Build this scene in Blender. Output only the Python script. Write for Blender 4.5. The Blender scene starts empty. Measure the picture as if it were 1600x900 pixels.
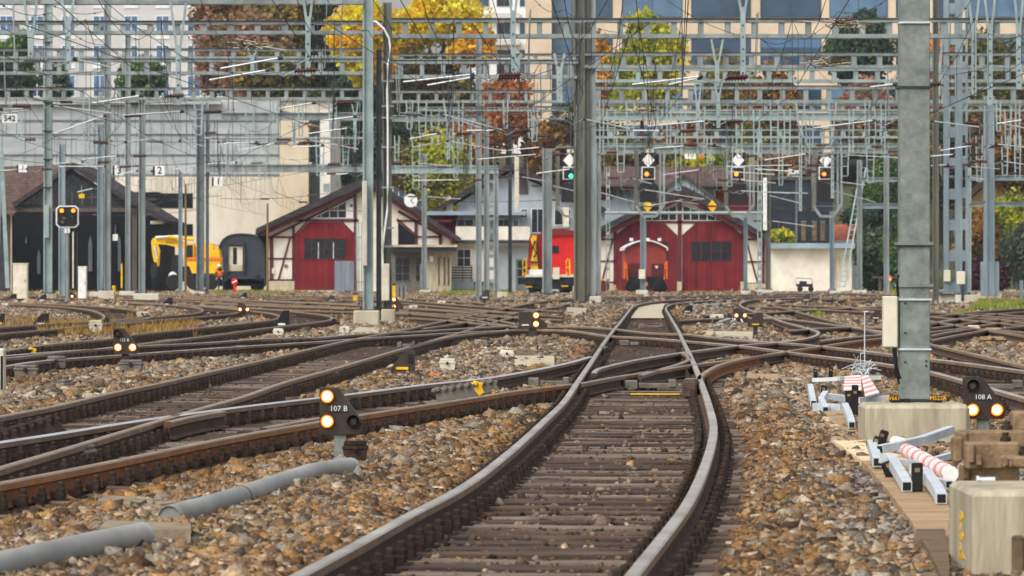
import bpy, math, random
import numpy as np
from mathutils import Vector, Matrix
from mathutils.kdtree import KDTree
random.seed(7); rng = np.random.default_rng(7)
SC = bpy.context.scene; COL = SC.collection
F, YH, H = 8000.0, 424.0, 1.34          # focal length (px of a 1600 px wide frame), horizon row, eye height above rail head
GZ = -0.18                              # ballast level
def W(px, py, Y): return Vector(((px-800)/F*Y, Y, H-(py-YH)*Y/F))
def G(px, py, z=0.0): return W(px, py, F*(H-z)/(py-YH))
def lin(c):
    return tuple(((v/255)/12.92 if v/255 <= .04045 else ((v/255+.055)/1.055)**2.4) for v in c)

# ---------------------------------------------------------------- materials
MATS = {}
def mat(name, c1, c2=None, scale=2.0, rough=.75, metal=0.0, bump=0.0, bscale=25.0, spec=.3, stretch=(1,1,1), emit=None, estr=0, lo=.35, hi=.65):
    m = bpy.data.materials.new(name); m.use_nodes = True; MATS[name] = m
    nt = m.node_tree; N = nt.nodes; L = nt.links; b = N['Principled BSDF']
    b.inputs['Roughness'].default_value = rough; b.inputs['Metallic'].default_value = metal
    b.inputs['Specular IOR Level'].default_value = spec
    c2 = c2 or tuple(max(0, v*.86) for v in c1)
    geo = N.new('ShaderNodeNewGeometry'); mp = N.new('ShaderNodeMapping'); mp.inputs['Scale'].default_value = stretch
    L.new(geo.outputs['Position'], mp.inputs['Vector'])
    n = N.new('ShaderNodeTexNoise'); n.inputs['Scale'].default_value = scale; n.inputs['Detail'].default_value = 6; n.inputs['Roughness'].default_value = .65
    L.new(mp.outputs[0], n.inputs['Vector'])
    r = N.new('ShaderNodeValToRGB'); r.color_ramp.elements[0].position = lo; r.color_ramp.elements[1].position = hi
    r.color_ramp.elements[0].color = lin(c1)+(1,); r.color_ramp.elements[1].color = lin(c2)+(1,)
    L.new(n.outputs['Fac'], r.inputs['Fac']); L.new(r.outputs['Color'], b.inputs['Base Color'])
    if bump:
        n2 = N.new('ShaderNodeTexNoise'); n2.inputs['Scale'].default_value = bscale; n2.inputs['Detail'].default_value = 4
        L.new(mp.outputs[0], n2.inputs['Vector'])
        bp = N.new('ShaderNodeBump'); bp.inputs['Strength'].default_value = bump; bp.inputs['Distance'].default_value = .02
        L.new(n2.outputs['Fac'], bp.inputs['Height']); L.new(bp.outputs['Normal'], b.inputs['Normal'])
    if emit:
        b.inputs['Emission Color'].default_value = lin(emit)+(1,); b.inputs['Emission Strength'].default_value = estr
    return m
def tinted(name, rough=.85, nscale=40, amt=.5, bump=.3, transl=0):
    m = bpy.data.materials.new(name); m.use_nodes = True; MATS[name] = m
    nt = m.node_tree; N = nt.nodes; L = nt.links; b = N['Principled BSDF']; b.inputs['Roughness'].default_value = rough
    b.inputs['Specular IOR Level'].default_value = .2
    a = N.new('ShaderNodeAttribute'); a.attribute_name = 'tint'
    geo = N.new('ShaderNodeNewGeometry'); n = N.new('ShaderNodeTexNoise'); n.inputs['Scale'].default_value = nscale; n.inputs['Detail'].default_value = 4
    L.new(geo.outputs['Position'], n.inputs['Vector'])
    mr = N.new('ShaderNodeMapRange'); mr.inputs[1].default_value = .3; mr.inputs[2].default_value = .7; mr.inputs[3].default_value = 1-amt; mr.inputs[4].default_value = 1+amt
    L.new(n.outputs['Fac'], mr.inputs[0])
    mx = N.new('ShaderNodeMix'); mx.data_type = 'RGBA'; mx.blend_type = 'MULTIPLY'; mx.inputs[0].default_value = 1
    L.new(a.outputs['Color'], mx.inputs[6]); L.new(mr.outputs[0], mx.inputs[7]); L.new(mx.outputs[2], b.inputs['Base Color'])
    if bump:
        bp = N.new('ShaderNodeBump'); bp.inputs['Strength'].default_value = bump; bp.inputs['Distance'].default_value = .01
        L.new(n.outputs['Fac'], bp.inputs['Height']); L.new(bp.outputs['Normal'], b.inputs['Normal'])
    if transl:
        out = [x for x in N if x.type == 'OUTPUT_MATERIAL'][0]
        t = N.new('ShaderNodeBsdfTranslucent'); L.new(mx.outputs[2], t.inputs['Color'])
        ms = N.new('ShaderNodeMixShader'); ms.inputs[0].default_value = transl
        L.new(b.outputs[0], ms.inputs[1]); L.new(t.outputs[0], ms.inputs[2]); L.new(ms.outputs[0], out.inputs['Surface'])
    return m
def bricky(name, c1, c2, mortar, scale, rowh, width, rough=.8, rot=None):
    """planks, tiles or courses: a brick texture laid in the facade plane"""
    m = bpy.data.materials.new(name); m.use_nodes = True; MATS[name] = m
    nt = m.node_tree; N = nt.nodes; L = nt.links; b = N['Principled BSDF']; b.inputs['Roughness'].default_value = rough; b.inputs['Specular IOR Level'].default_value = .2
    geo = N.new('ShaderNodeNewGeometry'); mp = N.new('ShaderNodeMapping')
    mp.inputs['Rotation'].default_value = rot or (math.radians(-90), 0, 0)
    L.new(geo.outputs['Position'], mp.inputs['Vector'])
    t = N.new('ShaderNodeTexBrick'); t.inputs['Color1'].default_value = lin(c1)+(1,); t.inputs['Color2'].default_value = lin(c2)+(1,); t.inputs['Mortar'].default_value = lin(mortar)+(1,)
    t.inputs['Scale'].default_value = scale; t.inputs['Row Height'].default_value = rowh; t.inputs['Brick Width'].default_value = width; t.inputs['Mortar Size'].default_value = .012
    L.new(mp.outputs[0], t.inputs['Vector'])
    n = N.new('ShaderNodeTexNoise'); n.inputs['Scale'].default_value = .9; n.inputs['Detail'].default_value = 8; L.new(geo.outputs['Position'], n.inputs['Vector'])
    mr = N.new('ShaderNodeMapRange'); mr.inputs[1].default_value = .3; mr.inputs[2].default_value = .7; mr.inputs[3].default_value = .72; mr.inputs[4].default_value = 1.2; L.new(n.outputs['Fac'], mr.inputs[0])
    mx = N.new('ShaderNodeMix'); mx.data_type = 'RGBA'; mx.blend_type = 'MULTIPLY'; mx.inputs[0].default_value = 1
    L.new(t.outputs['Color'], mx.inputs[6]); L.new(mr.outputs[0], mx.inputs[7]); L.new(mx.outputs[2], b.inputs['Base Color'])
    return m
mat('galv', (152,160,158), (110,119,118), 1.7, .5, .25, .1, 20, stretch=(1,1,.25))
mat('galv_blue', (142,157,163), (113,130,137), 1.3, .5, .25, .1, 20, stretch=(1,1,.25))
mat('galv_light', (160,175,173), (130,146,145), 1.2, .5, .2, .1, 20)
mat('galv_near', (144,152,145), (104,112,107), 9, .5, .3, .15, 40, lo=.3, hi=.7)
mat('olive_steel', (112,112,100), (84,85,78), 1.2, .6, .2, .1, 20, stretch=(1,1,.2))
mat('mid_steel', (112,122,124), (86,96,99), 1.5, .6, .2)
mat('dark_steel', (66,72,74), (44,48,52), 2, .6, .3)
mat('wire', (58,62,64), (46,50,52), 2, .6, .3)
mat('tube', (196,200,198), (166,171,170), 4, .35, .2)
mat('insulator', (84,38,32), (56,26,24), 6, .3)
mat('insulator_grey', (128,132,130), (96,100,100), 6, .4)
mat('rail_side', (96,74,56), (62,48,38), 3.5, .85, .1, .4, 30, lo=.3, hi=.7)
mat('rail_rust', (150,94,50), (98,64,40), 3.0, .85, .1, .4, 30, lo=.3, hi=.7)
mat('head_brown', (160,136,110), (126,104,82), 1.4, .5, .3, .05, 30)
mat('head_dull', (190,180,166), (136,120,102), .9, .34, .5, .05, 30)
mat('head_bright', (222,222,222), (190,188,184), .8, .3, .8)
mat('rail_strip_rust', (178,126,80), (146,98,58), 2, .6, .2, .2, 30)
mat('rail_head_strip', (158,132,104), (126,102,78), 2, .6, .3, .2, 30)
mat('sleeper_wood', (94,76,63), (56,44,36), 5, .9, 0, .7, 18, stretch=(.35,1,1))
mat('sleeper_grey', (128,112,98), (88,74,64), 5, .9, 0, .7, 18, stretch=(.35,1,1))
mat('sleeper_black', (84,68,58), (54,43,36), 5, .9, 0, .7, 18, stretch=(.35,1,1))
mat('wagon_red', (152,62,54), (128,48,44), 1.5, .7)
mat('annex_wall', (118,116,106), (92,90,84), 1, .9)
mat('fastening_iron', (70,56,44), (40,32,27), 8, .85, .2, .3, 40)
mat('grey_iron', (128,122,112), (96,90,82), 4, .6, .3, .2, 30)
mat('concrete', (198,188,164), (160,148,120), 1.6, .9, 0, .3, 30, stretch=(1,1,.3))
mat('concrete_yellow', (190,181,157), (130,118,94), 4.2, .9, 0, .35, 35, stretch=(1.6,1,.22), lo=.3, hi=.72)
mat('concrete_pale', (206,200,186), (180,172,156), 1.5, .9, 0, .25, 30)
mat('slab_stone', (150,136,110), (112,100,80), 6, .95, 0, .4, 40)
mat('plank', (184,158,122), (136,110,78), 5, .85, 0, .4, 30, stretch=(.5,3,1))
mat('plank_dark', (124,104,80), (84,68,52), 5, .9, 0, .4, 30, stretch=(.5,3,1))
mat('board_pale', (226,206,170), (204,180,142), 3, .85, 0, .3, 20)
mat('conduit', (160,158,151), (126,126,121), 2.5, .6, stretch=(1,.3,1))
mat('signal_brown', (66,56,48), (50,42,37), 8, .6, 0, .15, 60)
mat('signal_black', (26,27,29), (18,19,21), 8, .5)
mat('white_paint', (236,236,232), (214,214,210), 4, .5)
mat('ivory', (222,216,196), (200,192,170), 2, .6)
mat('lamp_on', (255,240,200), emit=(255,200,118), estr=3.4)
mat('rim_glow', (200,92,24), emit=(255,110,20), estr=1.8)  # orange glow of a lit lamp, put into its rim as emission
mat('lamp_orange', (255,110,20), emit=(255,112,26), estr=3.2)
mat('lamp_green', (30,220,140), emit=(40,255,160), estr=6)
mat('lamp_off', (112,104,92), (92,86,78), 6, .25)
mat('black_rubber', (24,24,24), (16,16,16), 5, .6)
mat('coach_paint', (58,66,74), (44,51,58), 1, .45)
mat('black_steel', (34,38,42), (24,26,29), 3, .5, .1)
mat('zinc', (216,222,224), (186,194,198), 4, .45, .25, .1, 40)
mat('yellow', (242,194,20), (214,160,12), 3, .5)
mat('orange', (236,120,34), (214,98,20), 4, .6)
mat('red_paint', (214,34,34), (190,24,26), 2, .45)
mat('red_dark', (128,36,34), (104,28,28), 2, .6)
mat('pink_tape', (232,196,190), (236,214,208), 8, .6)
mat('maroon', (98,38,40), (74,28,31), 2, .7)
mat('render_white', (226,222,208), (202,196,180), .8, .9, 0, .1, 20)
mat('cream_wall', (224,214,196), (196,186,166), .35, .9, stretch=(1,1,.3))
mat('tan_pier', (216,202,172), (192,176,146), .4, .9, stretch=(1,1,.3))
mat('metal_panel', (178,182,182), (150,156,157), .5, .6, .2, stretch=(1,1,2.5))
mat('panel_band', (112,120,122), (92,98,100), .6, .7)
mat('hotel_wall', (206,202,198), (188,184,180), .3, .9)
mat('office_wall', (222,202,176), (202,180,152), .3, .9)
mat('grey_render', (170,180,184), (146,156,160), .6, .9)
mat('slate_dark', (52,56,64), (38,42,49), .8, .7, stretch=(1,1,3))
mat('glass_blue', (44,78,104), (26,48,68), .25, .08, 0, spec=.8)
mat('glass_dark', (36,42,46), (24,28,32), 1.5, .12, 0, spec=.6)
mat('glass_sky', (92,122,148), (62,92,118), .5, .1, 0, spec=.7)
mat('blind_blue', (92,122,154), (74,104,136), .6, .7)
mat('frame_white', (228,230,230), (210,212,212), 1, .6)
mat('interior_shade', (18,22,28), (12,15,19), 1, .95)  # near-black colour standing in for the shade of interiors
mat('timber_grey', (92,84,76), (68,60,54), 2, .9, stretch=(3,1,.3))
mat('wood_pole', (132,104,74), (98,76,54), 3, .9, stretch=(3,3,.3))
mat('bark', (70,58,46), (46,38,30), 4, .95, 0, .5, 20)
mat('skin', (198,150,120), (186,138,108), 4, .6)
mat('denim', (52,58,72), (40,45,58), 6, .9)
mat('hivis', (244,128,30), (226,104,20), 6, .8)
mat('corrugated', (150,164,172), (120,134,144), 1.2, .5, .3, stretch=(5,1,.2))
mat('zinc_roof', (158,176,186), (132,150,160), .8, .5, .3)
mat('yellow_wall', (226,188,128), (206,166,108), .6, .9)
mat('dry_grass', (150,126,74), (106,96,52), 4, .95)
mat('weed_green', (96,118,52), (72,92,38), 4, .95)
mat('red_stone_dirt', (150,110,80), (120,88,66), 3, .95)
mat('path_pale', (196,184,160), (168,156,134), 1.2, .95, 0, .3, 20)
bricky('door_red', (136,38,42), (106,27,33), (70,16,20), 1, 8.0, .16)
bricky('door_maroon', (120,36,40), (94,26,31), (66,16,20), 1, 8.0, .16)
bricky('roof_tile', (104,82,72), (84,66,58), (58,42,36), 1, .22, .3)
bricky('roof_slate', (66,60,62), (50,46,50), (30,28,30), 1, .25, .35)
bricky('roof_orange', (180,104,72), (150,84,60), (96,56,44), 1, .25, .3)
bricky('slate_clad', (48,54,62), (40,46,54), (26,30,36), 1, .3, 5.0)
tinted('ballast_stone', .95, 45, .4, .5)
tinted('leaf', .7, 1.2, .2, 0, .45)
tinted('grass_blade', .85, 3, .25, 0, .25)

# ---------------------------------------------------------------- mesh builder
class MB:
    def __init__(s): s.v=[]; s.f=[]; s.m=[]; s.mats=[]
    def mi(s, m):
        if m not in s.mats: s.mats.append(m)
        return s.mats.index(m)
    def add(s, vs, fs, m):
        o=len(s.v); k=s.mi(m); s.v.extend([tuple(v) for v in vs]); s.f.extend([[i+o for i in f] for f in fs]); s.m.extend([k]*len(fs)); return s
    def box(s, c, d, m, rz=0, rx=0, ry=0, bev=0):
        x,y,z=[v/2 for v in d]
        if bev:
            b=min(bev, x*.45, y*.45, z*.45); vs=[]
            for sz in (-1,1):
                for (ax,ay) in ((x,y-b),(x-b,y),(-x+b,y),(-x,y-b),(-x,-y+b),(-x+b,-y),(x-b,-y),(x,-y+b)): vs.append((ax,ay,sz*(z-b)))
            top=[(ax*(1-b/x) if abs(ax)==x else ax, ay*(1-b/y) if abs(ay)==y else ay) for (ax,ay) in ((x,y-b),(x-b,y),(-x+b,y),(-x,y-b),(-x,-y+b),(-x+b,-y),(x-b,-y),(x,-y+b))]
            vs += [(ax,ay,-z) for ax,ay in top]+[(ax,ay,z) for ax,ay in top]
            fs=[[i,(i+1)%8,8+(i+1)%8,8+i] for i in range(8)]+[[8+i,8+(i+1)%8,24+(i+1)%8,24+i] for i in range(8)]+[[16+i,16+(i+1)%8,(i+1)%8,i] for i in range(8)]+[list(range(24,32)),list(range(23,15,-1))]
        else:
            vs=[(-x,-y,-z),(x,-y,-z),(x,y,-z),(-x,y,-z),(-x,-y,z),(x,-y,z),(x,y,z),(-x,y,z)]
            fs=[[3,2,1,0],[4,5,6,7],[0,1,5,4],[1,2,6,5],[2,3,7,6],[3,0,4,7]]
        M=Matrix.Translation(Vector(c))@Matrix.Rotation(rz,4,'Z')@Matrix.Rotation(ry,4,'Y')@Matrix.Rotation(rx,4,'X')
        return s.add([M@Vector(v) for v in vs], fs, m)
    def tube(s, pts, r, m, n=6, cap=True):
        pts=[Vector(p) for p in pts]; rr=r if isinstance(r,(list,tuple)) else [r]*len(pts); rings=[]
        for i,p in enumerate(pts):
            d=(pts[min(i+1,len(pts)-1)]-pts[max(i-1,0)])
            d=d.normalized() if d.length>1e-9 else Vector((0,0,1))
            a=d.cross(Vector((0,0,1))) 
            if a.length<.05: a=d.cross(Vector((1,0,0)))
            a.normalize(); b=d.cross(a)
            rings.append([p+(a*math.cos(2*math.pi*k/n)+b*math.sin(2*math.pi*k/n))*rr[i] for k in range(n)])
        vs=[v for R in rings for v in R]; fs=[]
        for i in range(len(pts)-1):
            for k in range(n): fs.append([i*n+k,i*n+(k+1)%n,(i+1)*n+(k+1)%n,(i+1)*n+k])
        if cap: fs.append(list(range(n))[::-1]); fs.append([(len(pts)-1)*n+k for k in range(n)])
        return s.add(vs,fs,m)
    def bar(s, a, b, w, d, m, up=None):
        """square bar from a to b, w wide across the picture plane, d deep"""
        a=Vector(a); b=Vector(b); t=(b-a).normalized(); u=up or Vector((0,1,0)); 
        if abs(t.dot(u))>.95: u=Vector((1,0,0))
        x=t.cross(u).normalized(); y=x.cross(t).normalized()
        vs=[]
        for p in (a,b):
            for sx,sy in ((-1,-1),(1,-1),(1,1),(-1,1)): vs.append(p+x*sx*w/2+y*sy*d/2)
        return s.add(vs,[[0,1,2,3],[7,6,5,4],[0,4,5,1],[1,5,6,2],[2,6,7,3],[3,7,4,0]],m)
    def prism(s, poly, depth, m):
        """polygon of world points in one plane y=const, extruded along +y"""
        n=len(poly); P=[Vector(p) for p in poly]; Q=[p+Vector((0,depth,0)) for p in P]
        ar=sum(P[i].x*P[(i+1)%n].z-P[(i+1)%n].x*P[i].z for i in range(n))
        if ar<0: P=P[::-1]; Q=Q[::-1]
        return s.add(P+Q,[list(range(n)),list(range(2*n-1,n-1,-1))]+[[(i+1)%n,i,n+i,n+(i+1)%n] for i in range(n)],m)
    def px(s, poly, Y, depth, m): return s.prism([W(x,y,Y) for x,y in poly], depth, m)
    def rect(s, x0, y0, x1, y1, Y, depth, m): return s.px([(x0,y1),(x1,y1),(x1,y0),(x0,y0)], Y, depth, m)
    def strip(s, p, q, w, Y, depth, m):
        """bar w px wide from p to q in the facade plane"""
        dx,dy=q[0]-p[0],q[1]-p[1]; l=math.hypot(dx,dy); nx,ny=-dy/l*w/2,dx/l*w/2
        return s.px([(p[0]+nx,p[1]+ny),(q[0]+nx,q[1]+ny),(q[0]-nx,q[1]-ny),(p[0]-nx,p[1]-ny)],Y,depth,m)
    def lathe(s, c, prof, m, n=16, axis='Z'):
        vs=[];fs=[]
        for r,h in prof:
            for k in range(n):
                a=2*math.pi*k/n; v=(r*math.cos(a),r*math.sin(a),h)
                if axis=='Y': v=(v[0],-v[2],v[1])
                if axis=='X': v=(v[2],v[0],v[1])
                vs.append(Vector(c)+Vector(v))
        for i in range(len(prof)-1):
            for k in range(n): fs.append([i*n+k,i*n+(k+1)%n,(i+1)*n+(k+1)%n,(i+1)*n+k])
        fs.append(list(range(n))[::-1]); fs.append([(len(prof)-1)*n+k for k in range(n)])
        return s.add(vs,fs,m)
    def build(s, name, parent=None, smooth=False):
        me=bpy.data.meshes.new(name); off=parent.matrix_world.translation if False else Vector((0,0,0))
        if parent is not None: off=Vector(parent['_o'])
        me.from_pydata([(v[0]-off.x,v[1]-off.y,v[2]-off.z) for v in s.v],[],s.f)
        for m in s.mats: me.materials.append(MATS[m])
        me.polygons.foreach_set('material_index', s.m)
        if smooth: me.polygons.foreach_set('use_smooth',[True]*len(s.f))
        me.update(); o=bpy.data.objects.new(name,me); COL.objects.link(o)
        o['_o']=tuple(off)
        if parent is not None: o.parent=parent
        return o
def top(mb, name, label, cat, group=None, kind=None, base=None, smooth=False):
    """a one-mesh thing, origin at its base"""
    if base is None:
        n=len(mb.v); base=(sum(v[0] for v in mb.v)/n, sum(v[1] for v in mb.v)/n, min(v[2] for v in mb.v))
    b=Vector(base); mb.v=[(v[0]-b.x,v[1]-b.y,v[2]-b.z) for v in mb.v]
    o=mb.build(name, None, smooth); o.location=b
    if label: o['label']=label
    if cat: o['category']=cat
    if group: o['group']=group
    if kind: o['kind']=kind
    o['_o']=tuple(b)
    return o
def thing(name, label, cat, loc, group=None):
    o=bpy.data.objects.new(name,None); COL.objects.link(o); o.location=loc; o.empty_display_size=.2
    o['label']=label; o['category']=cat; o['_o']=tuple(loc)
    if group: o['group']=group
    return o
def copy_tree(o, loc=None, rz=None, label=None):
    """a thing with copies of its parts and sub-parts"""
    def rec(s,p):
        c=s.copy(); COL.objects.link(c)
        if p is not None: c.parent=p
        for ch in list(s.children): rec(ch,c)
        return c
    c=rec(o,None)
    if loc is not None: c.location=loc; c['_o']=tuple(loc)
    if rz is not None: c.rotation_euler.z=rz
    if label: c['label']=label
    return c
def np_mesh(name, V, Fc, mname, tint=None, smooth=False):
    """big mesh from arrays: V (n,3), Fc (m,k)"""
    me=bpy.data.meshes.new(name); n=len(V); m,k=Fc.shape
    me.vertices.add(n); me.vertices.foreach_set('co', V.astype(np.float32).ravel())
    me.loops.add(m*k); me.loops.foreach_set('vertex_index', Fc.astype(np.int32).ravel())
    me.polygons.add(m); me.polygons.foreach_set('loop_start', (np.arange(m)*k).astype(np.int32))
    me.update(calc_edges=True)
    if smooth: me.polygons.foreach_set('use_smooth', np.ones(m,bool))
    if tint is not None:
        a=me.color_attributes.new('tint','FLOAT_COLOR','POINT'); a.data.foreach_set('color', np.c_[tint,np.ones(n)].astype(np.float32).ravel())
    me.materials.append(MATS[mname]); o=bpy.data.objects.new(name,me); COL.objects.link(o); return o
def text_into(mb, txt, c, size, m, depth=.006, rx=math.pi/2, rz=0, flip=False, align='CENTER'):
    """lettering as thin solid letters, added to a mesh builder; c is the centre, facing -y"""
    cu=bpy.data.curves.new('lettering','FONT'); cu.body=txt; cu.size=size; cu.align_x=align; cu.align_y='CENTER'; cu.extrude=depth; cu.resolution_u=2
    ob=bpy.data.objects.new('lettering',cu); COL.objects.link(ob)
    me=bpy.data.meshes.new_from_object(ob.evaluated_get(bpy.context.evaluated_depsgraph_get()))
    M=Matrix.Translation(Vector(c))@Matrix.Rotation(rz,4,'Z')@Matrix.Rotation(rx,4,'X')@(Matrix.Rotation(math.pi,4,'Z') if flip else Matrix.Identity(4))
    mb.add([M@v.co for v in me.vertices],[list(p.vertices) for p in me.polygons],m)
    bpy.data.objects.remove(ob); bpy.data.curves.remove(cu); bpy.data.meshes.remove(me)
# ---------------------------------------------------------------- rails and tracks
def crom(P, n=14):
    P=[np.array(p,float) for p in P]; P=[2*P[0]-P[1]]+P+[2*P[-1]-P[-2]]; out=[]
    for i in range(1,len(P)-2):
        for t in np.linspace(0,1,n,endpoint=False):
            a,b,c,d=P[i-1:i+3]
            l=[max(np.hypot(*(q-p))**.5,1e-3) for p,q in ((a,b),(b,c),(c,d))]   # centripetal
            t0,t1=0,l[0]; t2=t1+l[1]; t3=t2+l[2]; T=t1+(t2-t1)*t
            A1=a*(t1-T)/(t1-t0)+b*(T-t0)/(t1-t0); A2=b*(t2-T)/(t2-t1)+c*(T-t1)/(t2-t1); A3=c*(t3-T)/(t3-t2)+d*(T-t2)/(t3-t2)
            B1=A1*(t2-T)/(t2-t0)+A2*(T-t0)/(t2-t0); B2=A2*(t3-T)/(t3-t1)+A3*(T-t1)/(t3-t1)
            out.append(B1*(t2-T)/(t2-t1)+B2*(T-t1)/(t2-t1))
    out.append(P[-2]); return out
def resample(P, step):
    d=np.r_[0,np.cumsum(np.hypot(*np.diff(P,axis=0).T))]; n=max(2,int(d[-1]/step)+1); t=np.linspace(0,d[-1],n)
    return np.c_[np.interp(t,d,P[:,0]),np.interp(t,d,P[:,1])]
RAILPTS=[]
def rail_path(px):
    px=list(px)
    for e in (0,-1):
        a=px[e]; b=px[1 if e==0 else -2]
        if a[0]>=1590 or (-400<a[0]<=-40):
            k=260/abs(a[0]-b[0]); q=(a[0]+(a[0]-b[0])*k,max(446,a[1]+(a[1]-b[1])*k)); px=[q]+px if e==0 else px+[q]
    P=np.array([[*(G(x,y)[:2])] for x,y in crom(px)])
    Q=resample(P,.5)
    for _ in range(3):
        Q[1:-1]=.25*Q[:-2]+.5*Q[1:-1]+.25*Q[2:]
    RAILPTS.append(resample(Q,.3)); return Q
PROF=[(-.07,-.16),(-.07,-.147),(-.014,-.128),(-.010,-.062),(-.034,-.05),(-.036,-.010),(-.028,0),(.028,0),(.036,-.010),(.034,-.05),(.010,-.062),(.014,-.128),(.07,-.147),(.07,-.16)]
def sweep(Q, side, head, dz=0.0, off=0.0):
    mb=MB(); t=np.gradient(Q,axis=0); t/=np.maximum(np.hypot(*t.T),1e-9)[:,None]; nrm=np.c_[t[:,1],-t[:,0]]
    n=len(PROF); vs=[]
    for p,q in zip(Q,nrm):
        for a,z in PROF: vs.append((p[0]+q[0]*(a+off),p[1]+q[1]*(a+off),z+dz))
    for j in range(n-1):
        fs=[[i*n+j,(i+1)*n+j,(i+1)*n+j+1,i*n+j+1] for i in range(len(Q)-1)]
        m=head if 5<=j<=7 else (('rail_head_strip' if side=='rail_side' else 'rail_strip_rust') if j in (4,8) else side)
        if j==0: mb.add(vs,fs,m)
        else: mb.f.extend(fs); mb.m.extend([mb.mi(m)]*len(fs))
    mb.f.append(list(range(n))); mb.m.append(0); mb.f.append([(len(Q)-1)*n+k for k in range(n)]); mb.m.append(0)
    return mb
fz=MB()                                                     # one rail seat: plate, two clips, two screw heads
fz.box((0,0,-.168),(.34,.16,.016),'fastening_iron')
for sx in (-1,1):
    fz.box((sx*.10,0,-.136),(.085,.15,.04),'fastening_iron',ry=sx*.22)
    fz.lathe((sx*.118,0,-.13),[(.034,0),(.034,.04),(.024,.045),(.024,.075),(.014,.085)],'fastening_iron',7)
FZ=fz.build('fastening'); FZM=FZ.data; bpy.data.objects.remove(FZ)
SLM=[]
for k in range(6):
    b=MB(); w=.225+random.uniform(-.02,.02); n=7; vs=[]
    for i in range(n):
        x=-1.3+2.6*i/(n-1)
        for y,z in ((-w/2,-.12),(-w/2,0),(-w/2+.012,.008),(w/2-.012,.008),(w/2,0),(w/2,-.12)):
            vs.append((x,y+random.uniform(-.006,.006),z+random.uniform(-.006,.004)-.008))
    fs=[[i*6+j,(i+1)*6+j,(i+1)*6+(j+1)%6,i*6+(j+1)%6] for i in range(n-1) for j in range(6)]+[[0,1,2,3,4,5],[(n-1)*6+5-j for j in range(6)]]
    b.add(vs,fs,('sleeper_wood','sleeper_grey','sleeper_black')[k%3]); o=b.build('sleeper'); SLM.append(o.data); bpy.data.objects.remove(o)
MIDS={}
def track(key, label, pairs, singles=(), side='rail_side', head='head_brown', ymax=190, sl=True):
    """pairs: [(left rail px, right rail px, head, side)], singles: [(px, head, side)]"""
    RP=[(rail_path(a),rail_path(b),h,s) for a,b,h,s in pairs]
    base=min((tuple(p) for r in RP for p in r[0]), key=lambda p:abs(p[1]-45)) if RP else (0,60)
    T=thing('railway_track',label,'railway track',(float(base[0]),float(base[1]),GZ),'tracks of the yard')
    for a,b,h,s in RP:
        for k,q in enumerate((a,b)): sweep(q,s[k] if isinstance(s,tuple) else s,h[k] if isinstance(h,tuple) else h).build('rail',T)
    for p,h,s in singles: sweep(rail_path(p),s,h).build('rail',T)
    slots=[]
    for a,b,h,s in RP:
        A=resample(a,.6); B=resample(b,.15); mid=[]
        for p in A:
            d=np.hypot(*(B-p).T); j=int(np.argmin(d))
            if not(1.0<d[j]<2.1) or j in(0,len(B)-1): continue
            c=(p+B[j])/2; mid.append(c); slots.append((c,(B[j]-p)/d[j],p,B[j]))
        MIDS.setdefault(key,[]).append(np.array(mid) if mid else np.zeros((0,2)))
    slots=[q for q in slots if 20<q[0][1]<ymax and abs(q[0][0])<q[0][1]*.135+2]
    slots.sort(key=lambda q:q[0][1]); kept=[]
    if sl:
        kd=[]; 
        for q in slots:
            if all((q[0][0]-k[0])**2+(q[0][1]-k[1])**2>.3**2 for k in kd[-40:]): kept.append(q); kd.append(q[0])
        for q in kept[:100]:
            o=bpy.data.objects.new('sleeper',random.choice(SLM)); COL.objects.link(o); o.parent=T
            o.location=(q[0][0]-base[0],q[0][1]-base[1],-.172-GZ); o.rotation_euler.z=math.atan2(q[1][1],q[1][0])+random.gauss(0,.012); o.location.z+=random.uniform(-.012,.004)
            for r in (q[2],q[3]):
                f=bpy.data.objects.new('fastening',FZM); COL.objects.link(f); f.parent=o
                f.location=((1 if r is q[3] else -1)*np.hypot(*(q[3]-q[2]))/2,0,.172)
        if len(kept)>100:
            mb=MB()
            for q in kept[100:]:
                rz=math.atan2(q[1][1],q[1][0]); mb.box((q[0][0],q[0][1],-.235),(2.6,.25,.12),'sleeper_wood',rz)
                for r in (q[2],q[3]):
                    for sx in (-1,1): mb.box((r[0]+q[1][0]*sx*.11,r[1]+q[1][1]*sx*.11,-.13),(.07,.12,.09),'fastening_iron',rz)
            o=mb.build('sleepers',T); o['kind']='stuff'
    return T
BR,DU,BT='head_brown','head_dull','head_bright'
RS,RR='rail_side','rail_rust'
mL=[(395,935),(470,895),(555,850),(640,803),(726,758),(800,702),(852,655),(880,628),(905,592),(925,563),(947,530),(972,499),(982,486),(990,478),(1010,472.4),(1060,468),(1140,464.4),(1280,461.2)]
mR=[(960,935),(987,897),(1033,840),(1077,780),(1107,710),(1115,667),(1108,633),(1097,600),(1082,562),(1070,537),(1060,516),(1046,492),(1040.5,481),(1046,476.2),(1080,471.6),(1160,467),(1280,464.2)]
TR={}
TR['main']=track('main','main track in the middle curving toward the camera with polished rails',[(mL,mR,DU,RS)],ymax=200)
A2=[(-640,790),(-430,736),(-200,690),(-60,662),(0,650),(84,634),(128,624),(180,612),(250,598),(320,582),(420,560),(500,541),(560,528),(596,521.5),(640,513),(686,502.5),(724,495),(752,488.7),(784,482.5),(810,477),(840,471.5),(890,467)]
B2=[(-60,749),(0,730),(100,701),(200,671),(256,654),(320,635.5),(380,619),(440,598),(520,576),(580,558.5),(640,541),(690,527),(716,520),(752,508.5),(780,500.5),(806,494),(824,488.6),(858,480),(890,474)]
TR['second']=track('second','straight track of worn brown rails and dark wooden sleepers crossing the middle left',[(A2,B2,BR,RS)],ymax=185)
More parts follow.
